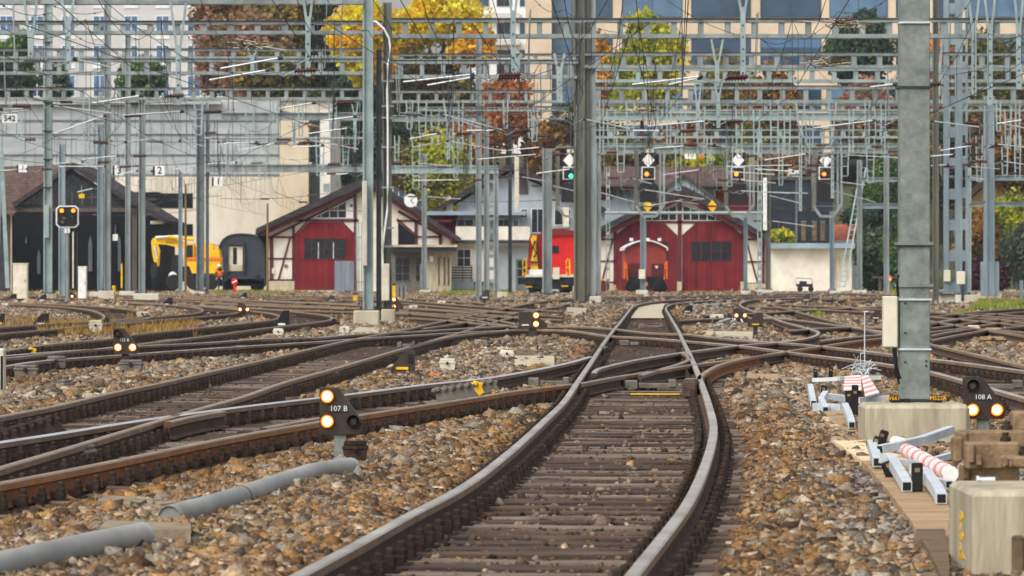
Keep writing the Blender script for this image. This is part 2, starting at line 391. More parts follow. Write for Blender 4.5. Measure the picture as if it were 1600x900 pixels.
C3=[(-640,800),(-420,760),(-200,721),(-60,699),(0,690),(100,675),(200,659),(300,645),(400,632),(497,621),(540,616),(600,608.5),(675,599),(730,594),(776,588),(840,576.5),(890,566),(922,557)]
D3=[(-60,766),(0,754),(100,735),(200,715),(320,690),(400,675),(500,658),(567,647),(667,632),(752,619),(800,611),(894,599.5)]
D3x=[(905,599),(960,588.5),(1030,578),(1076,570),(1126,564),(1172,557),(1230,549)]
C3x=[(927,583),(932,577),(948,572),(990,562.5),(1068,550),(1100,546),(1160,538.5),(1220,534),(1255,529),(1276,523),(1279,519),(1260,512),(1220,501),(1196,491.5),(1176,485.5),(1160,479),(1156,475),(1164,470.7),(1200,467),(1280,464.6)]
F3=[(1091,593),(1094,588),(1102,581),(1120,571),(1160,560),(1230,548),(1280,541),(1330,533),(1390,526),(1454,518),(1512,511),(1560,504),(1640,496)]
ck1=[(1000,586),(1040,574),(1066,566),(1077,560),(1074,554),(1066,551)]
TR['rusty']=track('rusty','diverging track with an orange rusty outer rail behind the lit 107 B signal',[(C3,D3,(BT,BR),(RS,RR))],[(D3x,BR,RS),(C3x,DU,RS),(F3,BR,RR),(ck1,BR,RS),([(262,659),(300,650),(348,642)],BR,RS),([(412,668),(455,660),(500,652)],BR,RS)],ymax=120)
NH=[(-320,585),(-60,561),(0,556),(60,551),(130,546),(216,540),(320,535),(414,528.5),(498,527),(540,523),(590,520),(640,518),(720,513),(808,508.5),(860,509),(910,510),(960,513.5),(1020,520),(1066,521),(1120,527),(1186,533),(1240,536),(1280,540),(1340,546.5),(1400,554),(1454,560),(1520,568),(1640,584)]
SG=[(-60,584),(0,573),(50,565),(104,560),(188,554),(320,544.5),(420,538),(500,533),(540,530),(600,526),(650,523),(690,520.5),(740,518),(810,515),(856,514.3),(900,517),(948,524),(1000,526.5),(1060,531),(1100,534.5),(1160,540),(1230,549),(1280,555),(1340,562),(1400,570.5),(1454,580),(1506,594),(1640,632)]
K3=[(640,541),(670,533),(700,526),(740,520.5),(790,516.5)]
TR['cross']=track('cross','long crossing track passing over the main track through the slip switch',[(NH,SG,DU,RS)],[(K3,BR,RS)],ymax=170)
Q1=[(-60,558),(0,549),(70,538.5),(176,528),(208,522.5),(320,511),(400,502.5),(430,498),(438,494.5),(425,489.5),(395,485.5),(350,481),(300,477.5)]
Q2=[(-60,566),(40,556),(100,549),(166,543),(212,538),(320,525),(420,511.5),(500,502),(518,498),(518,495),(508,492),(480,488.4),(452,485.5),(400,481),(340,477)]
TR['hook']=track('hook','track that hooks back in a tight curve in front of the paired concrete bases',[(Q1,Q2,BR,RS)],ymax=170)
Z1=[(-60,517),(0,511),(76,505.5),(160,498),(163,494),(152,487),(120,481),(60,476.5),(0,474.5),(-60,473)]
Z2=[(-40,526),(8,520),(80,514),(172,504),(232,496.5),(238,493),(220,486),(160,479),(90,475),(0,472.4),(-60,471.3)]
TR['weeds']=track('weeds','track looping away through dry weeds behind the lit 125 B signal',[(Z1,Z2,BR,RS)],ymax=190)
Z3=[(172,501),(238,495),(310,488),(317,484.5),(312,481.5),(290,478),(260,475.6),(200,472.6)]
Z4=[(180,506),(238,500),(320,493.5),(372,487.5),(376,484),(350,480),(320,477.4),(280,474.6)]
TR['loop']=track('loop','short looping track beside the twin concrete bases at the far left',[(Z3,Z4,BR,RS)],sl=False)
def far(key,label,a,b): TR[key]=track(key,label,[(a,b,BR,RS)],sl=False)
far('farA','far track leading toward the black passenger coach',[(250,462),(320,467),(420,474),(560,481),(640,487),(716,493),(780,500.5),(808,506)],[(250,460),(320,464.5),(420,470.5),(560,476.5),(640,481.5),(716,486.5),(780,492.5),(830,498)])
far('farB','far track leading toward the red doors of the half timbered shed',[(320,477),(426,483),(560,487),(640,489.5)],[(320,473),(426,478),(560,481.5),(640,484)])
far('farC','far track before the grey house with the balcony',[(560,466),(640,474),(740,483),(800,488),(880,494)],[(560,463),(640,470),(740,477.5),(800,481.5),(880,486)])
far('farD','far track along the front of the right red shed below the maroon wagon',[(890,466.4),(960,464.2),(1060,461.8),(1280,458.6),(1420,458.2),(1640,460)],[(890,469.6),(960,467),(1060,463.8),(1280,460.2),(1420,459.8),(1640,461.8)])
far('farE','far track curving behind the grey cabinet on the near mast',[(1420,465),(1330,467),(1225,470.4),(1208,475),(1232,482.5),(1275,494.5),(1325,507),(1390,523),(1454,537),(1525,553),(1640,580)],[(1420,463),(1360,465),(1320,467.4),(1307,471),(1312,476),(1340,482),(1400,491.5),(1454,501),(1530,513),(1640,530)])
far('farF','far track running under the pale blue lattice masts',[(1170,478),(1237,481),(1360,487),(1454,494),(1530,501),(1640,512)],[(1200,474.5),(1260,477),(1360,481.5),(1454,487),(1530,492.5),(1640,500)])
far('farG','far ladder track fanning out before the steel post on the grass',[(1460,503),(1520,494),(1580,488),(1640,484)],[(1460,494),(1520,487),(1580,482.5),(1640,479.5)])
far('farH','far siding rails below the tan hut with slots',[(600,461.5),(722,470),(760,474)],[(540,461.5),(680,468),(730,472.5)])
far('farI','far yellow marked siding in front of the excavator',[(140,461),(250,466),(340,468.5),(470,471),(560,474)],[(140,459),(250,463),(340,465.4),(470,467.4),(560,470)])

T=TR['farG']
for p in ([(1454,512),(1500,506),(1540,500),(1580,498),(1640,497)],[(1454,505),(1500,498),(1530,496),(1560,498),(1600,504),(1640,510)],[(1454,531),(1500,522),(1550,514),(1640,505)],[(1454,524),(1490,517),(1520,513),(1560,515),(1640,522)],[(1500,492),(1540,489),(1580,492),(1640,498)]): sweep(rail_path(p),RS,BR).build('rail',T)
T=TR['farC']
for p in ([(640,496),(700,500),(760,506),(810,510)],[(600,486),(660,491),(720,497),(800,509)],[(660,513),(720,504),(780,494),(840,483),(880,478)],[(700,489),(760,493),(830,497),(880,499)],[(620,480),(700,484),(780,487),(860,489)]): sweep(rail_path(p),RS,BR).build('rail',T)
T=TR['farI']
for p in ([(0,466.5),(120,466),(260,469),(400,475),(540,482)],[(0,463.5),(140,463),(280,465.5),(420,470),(560,476)],[(330,462),(430,464),(540,466.5),(600,469)],[(340,460),(440,461.6),(560,463.5)],[(440,476),(500,472),(560,468),(600,465.5)],[(420,470),(480,467),(540,464)]): sweep(rail_path(p),RS,BR).build('rail',T)
T=TR['farF']
for p in ([(1180,494),(1250,500),(1320,509),(1390,519)],[(1100,492),(1180,489),(1260,484),(1340,480),(1400,478)],[(1230,516),(1290,512),(1350,510),(1400,511)],[(1280,532),(1330,526),(1384,522)],[(1060,500),(1120,497),(1180,496),(1240,497)]): sweep(rail_path(p),RS,DU).build('rail',T)
# rail braces: rows of ribbed castings along four rails, point covers between rails
def braces(key, label_m, p, q, n, yellow=(), h=.17, k=1):
    T=TR[key]
    for i in range(n):
        t=i/(n-1); c=G(p[0]+(q[0]-p[0])*t, p[1]+(q[1]-p[1])*t, 0)
        mb=MB(); m='yellow' if i in yellow else label_m
        mb.prism([(c.x-.04*k,c.y-.12,-.19),(c.x+.16*k,c.y-.12,-.19),(c.x+.07*k,c.y-.12,-.10),(c.x+.01,c.y-.12,h-.175),(c.x-.05*k,c.y-.12,h-.175)],.05,m)
        mb.box((c.x-.02,c.y-.02,h-.215),(.16,.12,.05),m,bev=.01); mb.lathe((c.x-.03,c.y-.1,h-.2),[(.035,0),(.035,.05),(.02,.07)],m,8,axis='Y')
        mb.build('rail_brace',T)
braces('rusty','grey_iron',(688,607),(770,594),8,(5,),h=.19)
braces('second','fastening_iron',(-10,680),(84,652),8,h=.19,k=1.5)
braces('hook','fastening_iron',(20,549),(68,541),7,(4,),h=.18)
braces('cross','fastening_iron',(416,533),(484,529),6,h=.18)
def cover(key, x0,x1,yb,yt):
    a=G(x0,yb,-.13); b=G(x1,yb,-.13); w=b.x-a.x; d=.35; mb=MB(); cx=(a.x+b.x)/2; y=a.y+d/2
    mb.box((a.x+w*.14,y,-.12),(w*.27,d,.12),'grey_iron',bev=.015); mb.box((a.x+w*.64,y,-.13),(w*.70,d*.9,.07),'grey_iron',bev=.01)
    mb.box((a.x+w*.64,y,-.085),(w*.52,d*.5,.03),'fastening_iron'); mb.box((b.x-w*.08,y,-.10),(w*.15,d,.1),'grey_iron',bev=.01)
    mb.build('point_cover',TR[key])
for a in ((974,1058,603,592),(968,1024,537,530),(998,1036,510,504),(825,890,599,588),(620,648,540,530)): cover('main' if a[0]>900 else 'rusty',*a)
cover('cross',1500,1600,604,594); cover('cross',1084,1140,531,526)
def block(key,x,y,w,h,m,name):
    c=G(x,y,-.1); mb=MB(); mb.box((c.x,c.y,-.17+h/2),(w,.5,h),m,bev=.02,rz=-.12); mb.box((c.x,c.y,-.17+h+.015),(w*.8,.42,.03),'grey_iron',bev=.01,rz=-.12); mb.build(name,TR[key])
block('main',1080,612,.17,.2,'sleeper_wood','point_motor'); block('main',943,552,.14,.16,'fastening_iron','point_motor'); block('rusty',128,712,.16,.12,'grey_iron','spacer_block')
block('second',100,601,.13,.1,'grey_iron','spacer_block'); block('second',520,587,.13,.1,'grey_iron','spacer_block'); block('rusty',735,632,.16,.1,'rail_rust','spacer_block')
block('cross',375,545,.16,.1,'grey_iron','spacer_block')
# yellow paint stripe across one sleeper of the main track
for P in (((985,616),(1062,616)),):
    a=G(*P[0],-.16); b=G(*P[1],-.16); mb=MB(); mb.box(((a.x+b.x)/2,a.y,-.157),(b.x-a.x,.2,.01),'yellow'); mb.build('paint_stripe',TR['main'])

# ---------------------------------------------------------------- ground and ballast
RP=np.concatenate(RAILPTS); RP=RP[(RP[:,1]<420)]
kd=KDTree(len(RP))
for i,p in enumerate(RP): kd.insert((p[0],p[1],0),i)
kd.balance()
def rd(x,y): return kd.find((x,y,0))[2]
def sm(a,b,x): t=min(1,max(0,(x-a)/(b-a))); return t*t*(3-2*t)
MP=np.concatenate([m for k in MIDS for m in MIDS[k] if len(m)]); km=KDTree(len(MP))
for i,p in enumerate(MP): km.insert((p[0],p[1],0),i)
km.balance()
def md(x,y): return km.find((x,y,0))[2]
def gz(x,y,d=None,m=None):
    d=rd(x,y) if d is None else d; m=md(x,y) if m is None else m
    if m<.74: return -.262
    t=sm(.16,.42,d); return -.24+.07*t+.022*math.sin(x*2.1+1.3*math.sin(y*.31))*sm(.5,1.3,d)
ys=np.concatenate([np.linspace(6,22,10),np.geomspace(23,430,330)]); ang=np.linspace(-.2,.2,224); ang=np.concatenate([np.linspace(-1.2,-.21,12),ang,np.linspace(.21,1.2,12)])
V=[];TT=[]
for y in ys:
    for a in ang:
        x=y*math.tan(a); inside=abs(a)<.201
        d=rd(x,y) if inside else 9; m=md(x,y) if inside else 9
        z=gz(x,y,d,m) if inside else -.2
        V.append((x,y,z)); b=1 if m<.74 else 1-sm(.15,.7,d)
        n=.5+.5*math.sin(x*.6+2*math.sin(y*.05))*math.sin(y*.11+x*.13)
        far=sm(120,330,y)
        base=np.array(lin((88,74,60)))*(.85+.3*n); base=base*(1-far)+np.array(lin((172,156,132)))*far  # near ground painted darker, giving shaded gaps between the stones
        bed=np.array(lin((64,52,44)))
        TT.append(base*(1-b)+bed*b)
V=np.array(V);na=len(ang);ny=len(ys)
I=np.arange(ny*na).reshape(ny,na); Fc=np.stack([I[:-1,:-1],I[:-1,1:],I[1:,1:],I[1:,:-1]],-1).reshape(-1,4)
# outer ground ring to the horizon
x0=len(V); V=np.r_[V,[(-2600,430,-.2),(2600,430,-.2),(2600,3000,-.2),(-2600,3000,-.2)]]; TT=TT+[np.array(lin((110,106,84)))]*4; Fc=np.r_[Fc,[[x0,x0+1,x0+2,x0+3]]]
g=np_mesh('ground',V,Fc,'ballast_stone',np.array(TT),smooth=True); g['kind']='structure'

ICO=[];t=(1+5**.5)/2
for a in (-1,1):
    for b in (-t,t): ICO+= [(0,a,b),(a,b,0),(b,0,a)]
ICO=np.array(ICO)/np.hypot(1,t)
def hull_faces(P):
    fs=[]
    import itertools
    for i,j,k in itertools.combinations(range(len(P)),3):
        n=np.cross(P[j]-P[i],P[k]-P[i]); d=(P-P[i])@n
        if (d<1e-6).all(): fs.append((i,j,k))
        elif (d>-1e-6).all(): fs.append((i,k,j))
    return np.array(fs)
ICF=hull_faces(ICO); OCT=np.array([(1,0,0),(-1,0,0),(0,1,0),(0,-1,0),(0,0,1),(0,0,-1)],float)*1.1; OCF=hull_faces(OCT)
PAL=np.array([lin(c) for c in ((166,144,114),(146,126,100),(184,166,140),(126,108,88),(152,122,88),(112,92,72),(140,132,120),(164,132,94),(92,80,68),(76,66,57))])
RUST=np.array([lin(c) for c in ((150,112,68),(128,94,58),(164,126,80),(104,78,54),(140,112,80),(84,66,50))])
DARK=np.array([lin(c) for c in ((102,83,69),(84,68,56),(122,103,87),(70,58,49),(136,120,104))])
CUB=np.array([(x,y,z) for x in(-1,1) for y in(-1,1) for z in(-1,1)],float)*.74; CUF=np.array([(0,1,3,2),(4,6,7,5),(0,4,5,1),(2,3,7,6),(0,2,6,4),(1,5,7,3)])
def scatter(y0,y1,dens,size,base,faces,keep_bed=.5):
    n=int(dens*.29*(y1*y1-y0*y0)/2)
    Y=np.sqrt(rng.uniform(y0*y0,y1*y1,n)); X=Y*rng.uniform(-.145,.145,n)
    D=np.array([rd(x,y) for x,y in zip(X,Y)])
    M=np.array([md(x,y) for x,y in zip(X,Y)]); IN=M<.74
    ok=(D>.105)&((~IN&(D>.3))|(IN&(rng.random(n)<keep_bed))|(~IN&(rng.random(n)<.45))); X,Y,D,M,IN=X[ok],Y[ok],D[ok],M[ok],IN[ok]; n=len(X)
    Z=np.array([gz(x,y,d,m) for x,y,d,m in zip(X,Y,D,M)])+np.where(IN,rng.uniform(0,.078,n),0)
    s=size*np.exp(rng.normal(0,.36,n)); s=np.where(IN,s*.72,s); S=s[:,None]*rng.uniform(.5,1.4,(n,3))*np.array([1.15,1.0,.85])
    q=rng.normal(size=(n,4)); q/=np.linalg.norm(q,axis=1)[:,None]; a,b,c,d=q.T
    R=np.stack([np.stack([1-2*(c*c+d*d),2*(b*c-a*d),2*(b*d+a*c)],-1),np.stack([2*(b*c+a*d),1-2*(b*b+d*d),2*(c*d-a*b)],-1),np.stack([2*(b*d-a*c),2*(c*d+a*b),1-2*(b*b+c*c)],-1)],1)
    v=base[None]*(1+rng.uniform(-.45,.35,(n,len(base),1)))
    v=np.einsum('nij,nkj->nki',R,v)*S[:,None,:]
    v+=np.stack([X,Y,Z+s*.25],-1)[:,None,:]
    pn=.5+.5*np.sin(X*.9+1.7*np.sin(Y*.09)+.6)*np.sin(Y*.17+X*.5)
    w=np.clip(1.1-D,0,1)*.8+.25*pn*(Y<75)
    gr=np.clip((X-1.5)/1.2,0,1)*(Y<40)*(.6+.4*np.sin(Y*.9)); gr=np.maximum(gr,.22 if y0>=56 else 0)[:,None]
    col=PAL[rng.integers(0,len(PAL),n)]; col=col*(1-gr*.75)+(col.mean(1)[:,None]*np.array([1.02,1,.95]))*gr*.75; col=col*(1+.1*gr); w=w*(1-.7*gr[:,0]); ru=RUST[rng.integers(0,len(RUST),n)]; dk=DARK[rng.integers(0,len(DARK),n)]
    useR=rng.random(n)<w; col=np.where(useR[:,None],ru,col); useD=(IN|(D<.3))&(rng.random(n)<.8); col=np.where(useD[:,None],dk,col)
    col=col*rng.uniform(.5,1.03,(n,1))
    k=len(base); Fq=(faces[None]+np.arange(n)[:,None,None]*k).reshape(-1,faces.shape[1])
    if faces.shape[1]==4: Fq=np.r_[Fq[:,[0,1,2]],Fq[:,[0,2,3]]]
    return v.reshape(-1,3),Fq,np.repeat(col,k,0)
parts=[scatter(22,38,1250,.0175,CUB,CUF,.25),scatter(38,56,700,.02,CUB,CUF,.25),scatter(56,100,260,.025,CUB,CUF,.2),scatter(100,200,55,.04,OCT,OCF,.15),scatter(200,360,11,.065,OCT,OCF,.06)]
o=0;VV=[];FF=[];CC=[]
for v,f,c in parts: VV.append(v);FF.append(f+o);CC.append(c);o+=len(v)
bl=np_mesh('ballast',np.concatenate(VV),np.concatenate(FF),'ballast_stone',np.concatenate(CC)); bl['kind']='stuff'
def patch(name,pts,m,z,label=None):
    mb=MB(); mb.add([G(x,y,z) for x,y in pts],[list(range(len(pts)))],m); o=mb.build(name); o['kind']='structure'; return o
patch('path',[(984,497),(1038,497),(1036,480),(1040,474.5),(1030,470.8),(1010,474),(994,479)],'path_pale',-.13)
# ---------------------------------------------------------------- dwarf signals, lanterns, trackside boxes
def dwarf(px, py_base, h_px, w_px, label, lamps, txt=None, flip=False, bar=None, plate=True):
    """triangular shunting signal: head of w x h px on a post; lamps: (u,v,state) in head fractions"""
    base=G(px,py_base,GZ); s=base.y/F; T=thing('dwarf_signal',label,'dwarf signal',base,'dwarf shunting signals')
    w=w_px*s; h=h_px*s; z0=base.z+.6*h; y=base.y; x0=base.x-w/2; f=-1 if flip else 1
    def P(u,v): return (base.x+f*(u-.5)*w, y-.09, z0+v*h)
    out=[P(0,.06),P(.06,0),P(.94,0),P(1,.06),P(1,.30),P(.94,.36),P(.46,.98),P(.40,1),P(.03,1),P(0,.97)]
    mb=MB(); mb.prism(out,.18,'signal_brown'); mb.build('head',T)
    mb=MB(); mb.box((base.x-f*.02*w,y,(z0+base.z)/2-.02),(w*.28,.12,z0-base.z+.06),'galv_near' if h_px>50 else 'signal_brown'); mb.build('post',T)
    for u,v,on in lamps:
        c=P(u,v); r=.118*min(w,h*1.15)
        L=MB(); L.lathe((c[0],c[1]+.0,c[2]),[(r*1.28,.0),(r*1.28,.025),(r*1.02,.03),(r*.98,.006)],'rim_glow' if on else 'signal_brown',20,axis='Y')  # rims of lit lamps glow, unlit ones stay brown
        ho=L.build('lamp_rim',T)
        L=MB(); L.lathe((c[0],c[1]-.002,c[2]),[(r,.0),(r*.9,.02),(r*.55,.034),(r*.1,.038)],'lamp_on' if on else 'lamp_off',20,axis='Y'); L.build('lamp',T,smooth=True)
        L=MB(); n=10; vs=[]
        for k in range(n+1):
            a=math.pi*(-.06+1.12*k/n)
            for rr in (1.30,1.42):
                for dy in (0,-.10 if not on else -.06): vs.append((c[0]+r*rr*math.cos(a),c[1]+dy,c[2]+r*rr*math.sin(a)))
        L.add(vs,[q for k in range(n) for q in ([k*4,k*4+1,k*4+5,k*4+4],[k*4+2,k*4+6,k*4+7,k*4+3],[k*4+1,k*4+3,k*4+7,k*4+5])],'signal_brown'); L.build('hood',T)
    if txt:
        c=P(*txt[1]); mb=MB(); mb.box((c[0],c[1]-.003,c[2]),(w*.46,.006,h*.13),'dark_steel'); pl=mb.build('number_plate',T)
        mb=MB(); text_into(mb,txt[0],(c[0],c[1]-.009,c[2]),h*.165,'white_paint',.002); mb.build('lettering',T)
    if bar:
        c=P(*bar[:2]); l=bar[2]*w; hh=.045*h; mb=MB()
        mb.prism([(c[0]-l/2,c[1]-.012,c[2]),(c[0]-l/2+hh*1.6,c[1]-.012,c[2]-hh),(c[0]+l/2,c[1]-.012,c[2]-hh),(c[0]+l/2,c[1]-.012,c[2]+hh),(c[0]-l/2+hh*1.6,c[1]-.012,c[2]+hh)],.014,bar[3]); mb.build('marker_bar',T)
    return T
dwarf(533,721,72,66,'nearest brown dwarf signal reading 107 B with two lit lamps stacked at one side',[(.18,.82,1),(.18,.28,1),(.80,.28,0)],('107 B',(.45,.55)))
dwarf(1537,694,66,63,'brown dwarf signal reading 108 A with two lit lamps below an unlit one',[(.20,.80,0),(.20,.22,1),(.80,.22,1)],('108 A',(.46,.52)))
dwarf(196.5,577,40,38,'brown dwarf signal reading 125 B with two lit lamps above a lidded box',[(.18,.80,0),(.20,.26,1),(.80,.26,1)],('125 B',(.46,.54)))
dwarf(833,529,26,45,'domed dark dwarf signal with two lit lamps one above the other before the ballast island',[(.60,.80,1),(.60,.28,1)],bar=(.22,.22,.26,'ivory'))
dwarf(381,496,14,19,'small dwarf signal with two lit lamps standing in front of the black coach',[(.2,.3,1),(.8,.3,1)])
dwarf(1157,508,16,22,'small dwarf signal with two lit lamps beside a heap of pale cut metal',[(.2,.35,1),(.8,.35,1)])
dwarf(621,494,18,18,'small dwarf signal with two stacked lit lamps next to the paired dark masts',[(.2,.85,1),(.2,.25,1)])
dwarf(113,472,10,14,'tiny dwarf signal with one yellow light below the speed signal board',[(.5,.3,1)])
dwarf(1180,525,23,24,'dark unlit lantern on a thin post with a yellow bar near the pale cut metal',[],bar=(.5,.2,.5,'yellow'),flip=True)
dwarf(1368,508,15,16,'dark unlit lantern on a post with a pale bar close to the near mast cabinet',[],bar=(.5,.15,.6,'ivory'),flip=True)
dwarf(1259,477,11,13,'small dark lantern on a post with a pale bar in front of the white garage',[],bar=(.5,.15,.7,'white_paint'),flip=True)
dwarf(757,480,17,15,'dark tilted lantern on a dark post in front of the paired lattice masts',[],bar=(.5,.3,.6,'white_paint'),flip=True)
dwarf(516,476,9,14,'black square topped lantern with a white bar before the corrugated fence',[],bar=(.35,.15,.6,'white_paint'),flip=True)
def lantern(px,py,w_px,h_px,label,m,barm,flip=True):
    """low point lantern: black sloped box with an arrow shaped bar"""
    b=G(px,py,GZ+.03); s=b.y/F; w=w_px*s; h=h_px*s; f=-1 if flip else 1; y=b.y
    T=thing('point_lantern',label,'point lantern',b,'point lanterns lying low beside the rails')
    P=lambda u,v:(b.x+f*(u-.5)*w,y-.12,b.z+v*h)
    mb=MB(); mb.prism([P(0,0),P(1,0),P(1,.28),P(.42,1),P(0,1)],.24,m); mb.build('housing',T)
    mb=MB(); mb.box((b.x,y,b.z-.015),(w*.8,.2,.05),'black_steel'); mb.build('foot',T)
    c=P(.55,.26); l=.55*w; hh=.055*h; mb=MB(); yy=c[1]-.015
    mb.prism([(c[0]-l/2,yy,c[2]),(c[0]-l/2+.16*l,yy,c[2]-hh),(c[0]+l/2,yy,c[2]-hh),(c[0]+l/2,yy,c[2]+hh),(c[0]-l/2+.16*l,yy,c[2]+hh)],.016,barm); mb.build('arrow_bar',T)
    c=P(.18,.66); mb=MB(); mb.box((c[0],yy+.008,c[2]),(w*.2,.016,h*.34),'signal_black'); mb.build('lens_panel',T)
lantern(630,585,37,38,'brown sloped point lantern with a yellow arrow bar on the ballast island','signal_brown','yellow')
lantern(441,514,22,29,'black point lantern with a white arrow bar in front of the hooked rails','signal_black','white_paint')
lantern(64,511,24,21,'black point lantern with a white bar in dry weeds by the looping track','signal_black','white_paint')
lantern(19,471,14,12,'small black point lantern beside the tall beige cabinet at the far left','signal_black','white_paint')
lantern(66,511-39,13,12,'tiny black point lantern at the foot of the first lattice-topped mast','signal_black','white_paint')
lantern(262,479,16,14,'black point lantern by the long twin concrete base of a mast','signal_black','white_paint')
lantern(380,467.5,12,10,'black point lantern on the yellow marked siding before the coach','signal_black','white_paint')
lantern(1074,490,16,13,'dark point lantern beside the bend of the main track','signal_black','ivory')
lantern(1,510,12,20,'dark lantern half cut by the picture edge beside the weeds','signal_black','ivory')

def tbox(px,py,w_px,h_px,label,m='grey_iron',lid='grey_iron',legs=True,name='track_box'):
    b=G(px,py,GZ); s=b.y/F; w=w_px*s; h=h_px*s; d=min(.5,w*.8); T=thing(name,label,'track box',b,'lidded boxes beside the rails')
    z1=b.z+h*(.22 if legs else 0); mb=MB(); hb=h*(.42 if legs else .6)
    q=[]; 
    for z,k in ((z1,.42),(z1+hb,.47)): q+=[(b.x-w*k,b.y-d/2,z),(b.x+w*k,b.y-d/2,z),(b.x+w*k,b.y+d/2,z),(b.x-w*k,b.y+d/2,z)]
    mb.add(q,[[3,2,1,0],[4,5,6,7],[0,1,5,4],[1,2,6,5],[2,3,7,6],[3,0,4,7]],m); mb.build('body',T)
    mb=MB(); hl=b.z+h-(z1+hb); mb.box((b.x,b.y,z1+hb+hl*.22),(w,d*1.08,hl*.44),lid,bev=.01); mb.box((b.x,b.y,z1+hb+hl*.7),(w*.88,d*.95,hl*.55),lid,bev=.02); mb.build('lid',T)
    mb=MB(); mb.lathe((b.x,b.y-d*.54,z1+hb+.01),[(.018*w/.2,0),(.018*w/.2,.03),(.006,.034)],'fastening_iron',8,axis='Y'); mb.build('latch',T)
    if legs:
        for sx in (-1,1): mb=MB(); mb.tube([(b.x+sx*w*.3,b.y,z1+.01),(b.x+sx*w*.36,b.y-.02,b.z-.05)],.014,'fastening_iron',6); mb.build('leg',T)
tbox(205,583,38,21,'grey cast iron box with a lid standing just under the 125 B signal')
tbox(555,728,40,40,'brown cast box with loose cables tucked behind the post of the 107 B signal','fastening_iron','fastening_iron',name='cable_box')
tbox(41,592,38,22,'wide grey cast iron box with white pipe end at the far left','grey_iron','grey_iron',False)
tbox(89,580,31,24,'tall grey cover box next to the wide box at the far left','grey_iron','grey_iron')
tbox(150,524,22,24,'lidded box on splayed legs in the dry weeds','concrete_pale','concrete')
tbox(97,498,16,12,'small lidded box near the first concrete mast base','concrete_pale','grey_iron')
tbox(223,497,20,10,'pale low box at the curve of the weedy track','concrete_pale','concrete_pale')
tbox(699,583,26,23,'ivory cover box on a dark foot on the ballast island','ivory','ivory')
tbox(792,563,23,16,'ivory cover box beside the concrete trough on the ballast island','ivory','ivory',False)
tbox(435,527,17,14,'ivory box directly below the black lantern by the hooked rails','ivory','ivory',False)
tbox(538,522,16,12,'ivory cover box at the foot of the large double concrete base','ivory','ivory')
tbox(1120,503,22,12,'ivory round cover beside the small lit signal near cut metal','ivory','ivory',False)
tbox(1521,522,19,14,'ivory cover box on ballast beyond the near mast','ivory','ivory')
tbox(1552,526,26,14,'tan lidded box beside the ivory cover beyond the near mast','plank','concrete_yellow',False)
tbox(1550,539,40,13,'ochre slab box lying in front of the tan lidded box','plank_dark','plank',False)
tbox(646,483,14,6,'pale flat cover before the tan hut','ivory','ivory',False)
tbox(690,478,14,8,'pale flat cover on thin legs before the grey house','ivory','ivory')
tbox(7,482,14,8,'pale flat cover at the far left rails','ivory','ivory')

# conduit
def conduit(label,pts,r,strap=None):
    P=[G(x,y,GZ+.075) for x,y in pts]; P=[Vector((*p,0)) if False else p for p in P]
    Q=[]
    for i in range(len(P)-1):
        for t in np.linspace(0,1,8,endpoint=False): Q.append(P[i].lerp(P[i+1],t))
    Q.append(P[-1])
    for _ in range(6): Q=[Q[0]]+[(Q[i-1]+Q[i]*2+Q[i+1])/4 for i in range(1,len(Q)-1)]+[Q[-1]]
    T=thing('cable_conduit',label,'conduit',(Q[-1].x,Q[-1].y,GZ),'grey half pipe conduits lying on the ballast'); n=16; vs=[]
    for i,p in enumerate(Q):
        d=(Q[min(i+1,len(Q)-1)]-Q[max(i-1,0)]).normalized(); a=d.cross(Vector((0,0,1))).normalized(); b=a.cross(d)
        for rr in (r,r*.88):
            for k in range(n): an=2*math.pi*k/n; vs.append(p+a*rr*math.cos(an)+b*rr*math.sin(an))
    mb=MB(); fs=[]; m=2*n
    for i in range(len(Q)-1):
        for k in range(n): fs.append([i*m+k,i*m+(k+1)%n,(i+1)*m+(k+1)%n,(i+1)*m+k]); fs.append([i*m+n+(k+1)%n,i*m+n+k,(i+1)*m+n+k,(i+1)*m+n+(k+1)%n])
    for i in (0,len(Q)-1):
        for k in range(n): fs.append([i*m+k,i*m+n+k,i*m+n+(k+1)%n,i*m+(k+1)%n])
    mb.add(vs,fs,'conduit'); mb.build('half_pipe',T,smooth=True)
    mb=MB(); d=(Q[1]-Q[0]).normalized(); mb.tube([Q[0]+d*.012,Q[0]+d*.02],r*.9,'conduit',n); mb.build('end_cap',T)
    if strap is not None:
        i=int(strap*(len(Q)-1)); d=(Q[i+1]-Q[i]).normalized(); mb=MB(); mb.tube([Q[i],Q[i]+d*.02],r*1.03,'black_rubber',20); mb.build('strap',T)
    mb=MB(); mb.tube([q+Vector((.10,-.03,-.085)) for q in Q[:-3]],.012,'white_paint',6); mb.build('base_lip',T)
conduit('grey plastic conduit running out of the bottom corner of the photo',[(-90,905),(0,885),(60,872),(150,851),(222,838)],.076)
conduit('grey plastic conduit with a black strap ending at the 107 B signal',[(264,808),(330,791),(390,772),(440,755),(490,738),(548,730)],.072,.36)
def slab(name,label,cat,pts,z,h,m,group=None):
    P=[G(x,y,z) for x,y in pts]; mb=MB(); n=len(P)
    mb.add(P+[p-Vector((0,0,h)) for p in P],[list(range(n)),list(range(2*n-1,n-1,-1))]+[[i,n+i,n+(i+1)%n,(i+1)%n] for i in range(n)],m)
    ar=sum(P[i].x*P[(i+1)%n].y-P[(i+1)%n].x*P[i].y for i in range(n))
    if ar<0: mb.f=[f[::-1] for f in mb.f]
    return top(mb,name,label,cat,group)
slab('stone_slab','weathered stone slab bridging the gap between the two grey conduits','stone slab',[(156,824),(298,829),(298,817),(166,812)],-.085,.09,'slab_stone')
slab('stone_slab','flat stone slab half sunk in ballast between the rusty rail and the conduit','stone slab',[(152,782),(272,794),(276,782),(165,773)],-.12,.07,'slab_stone')
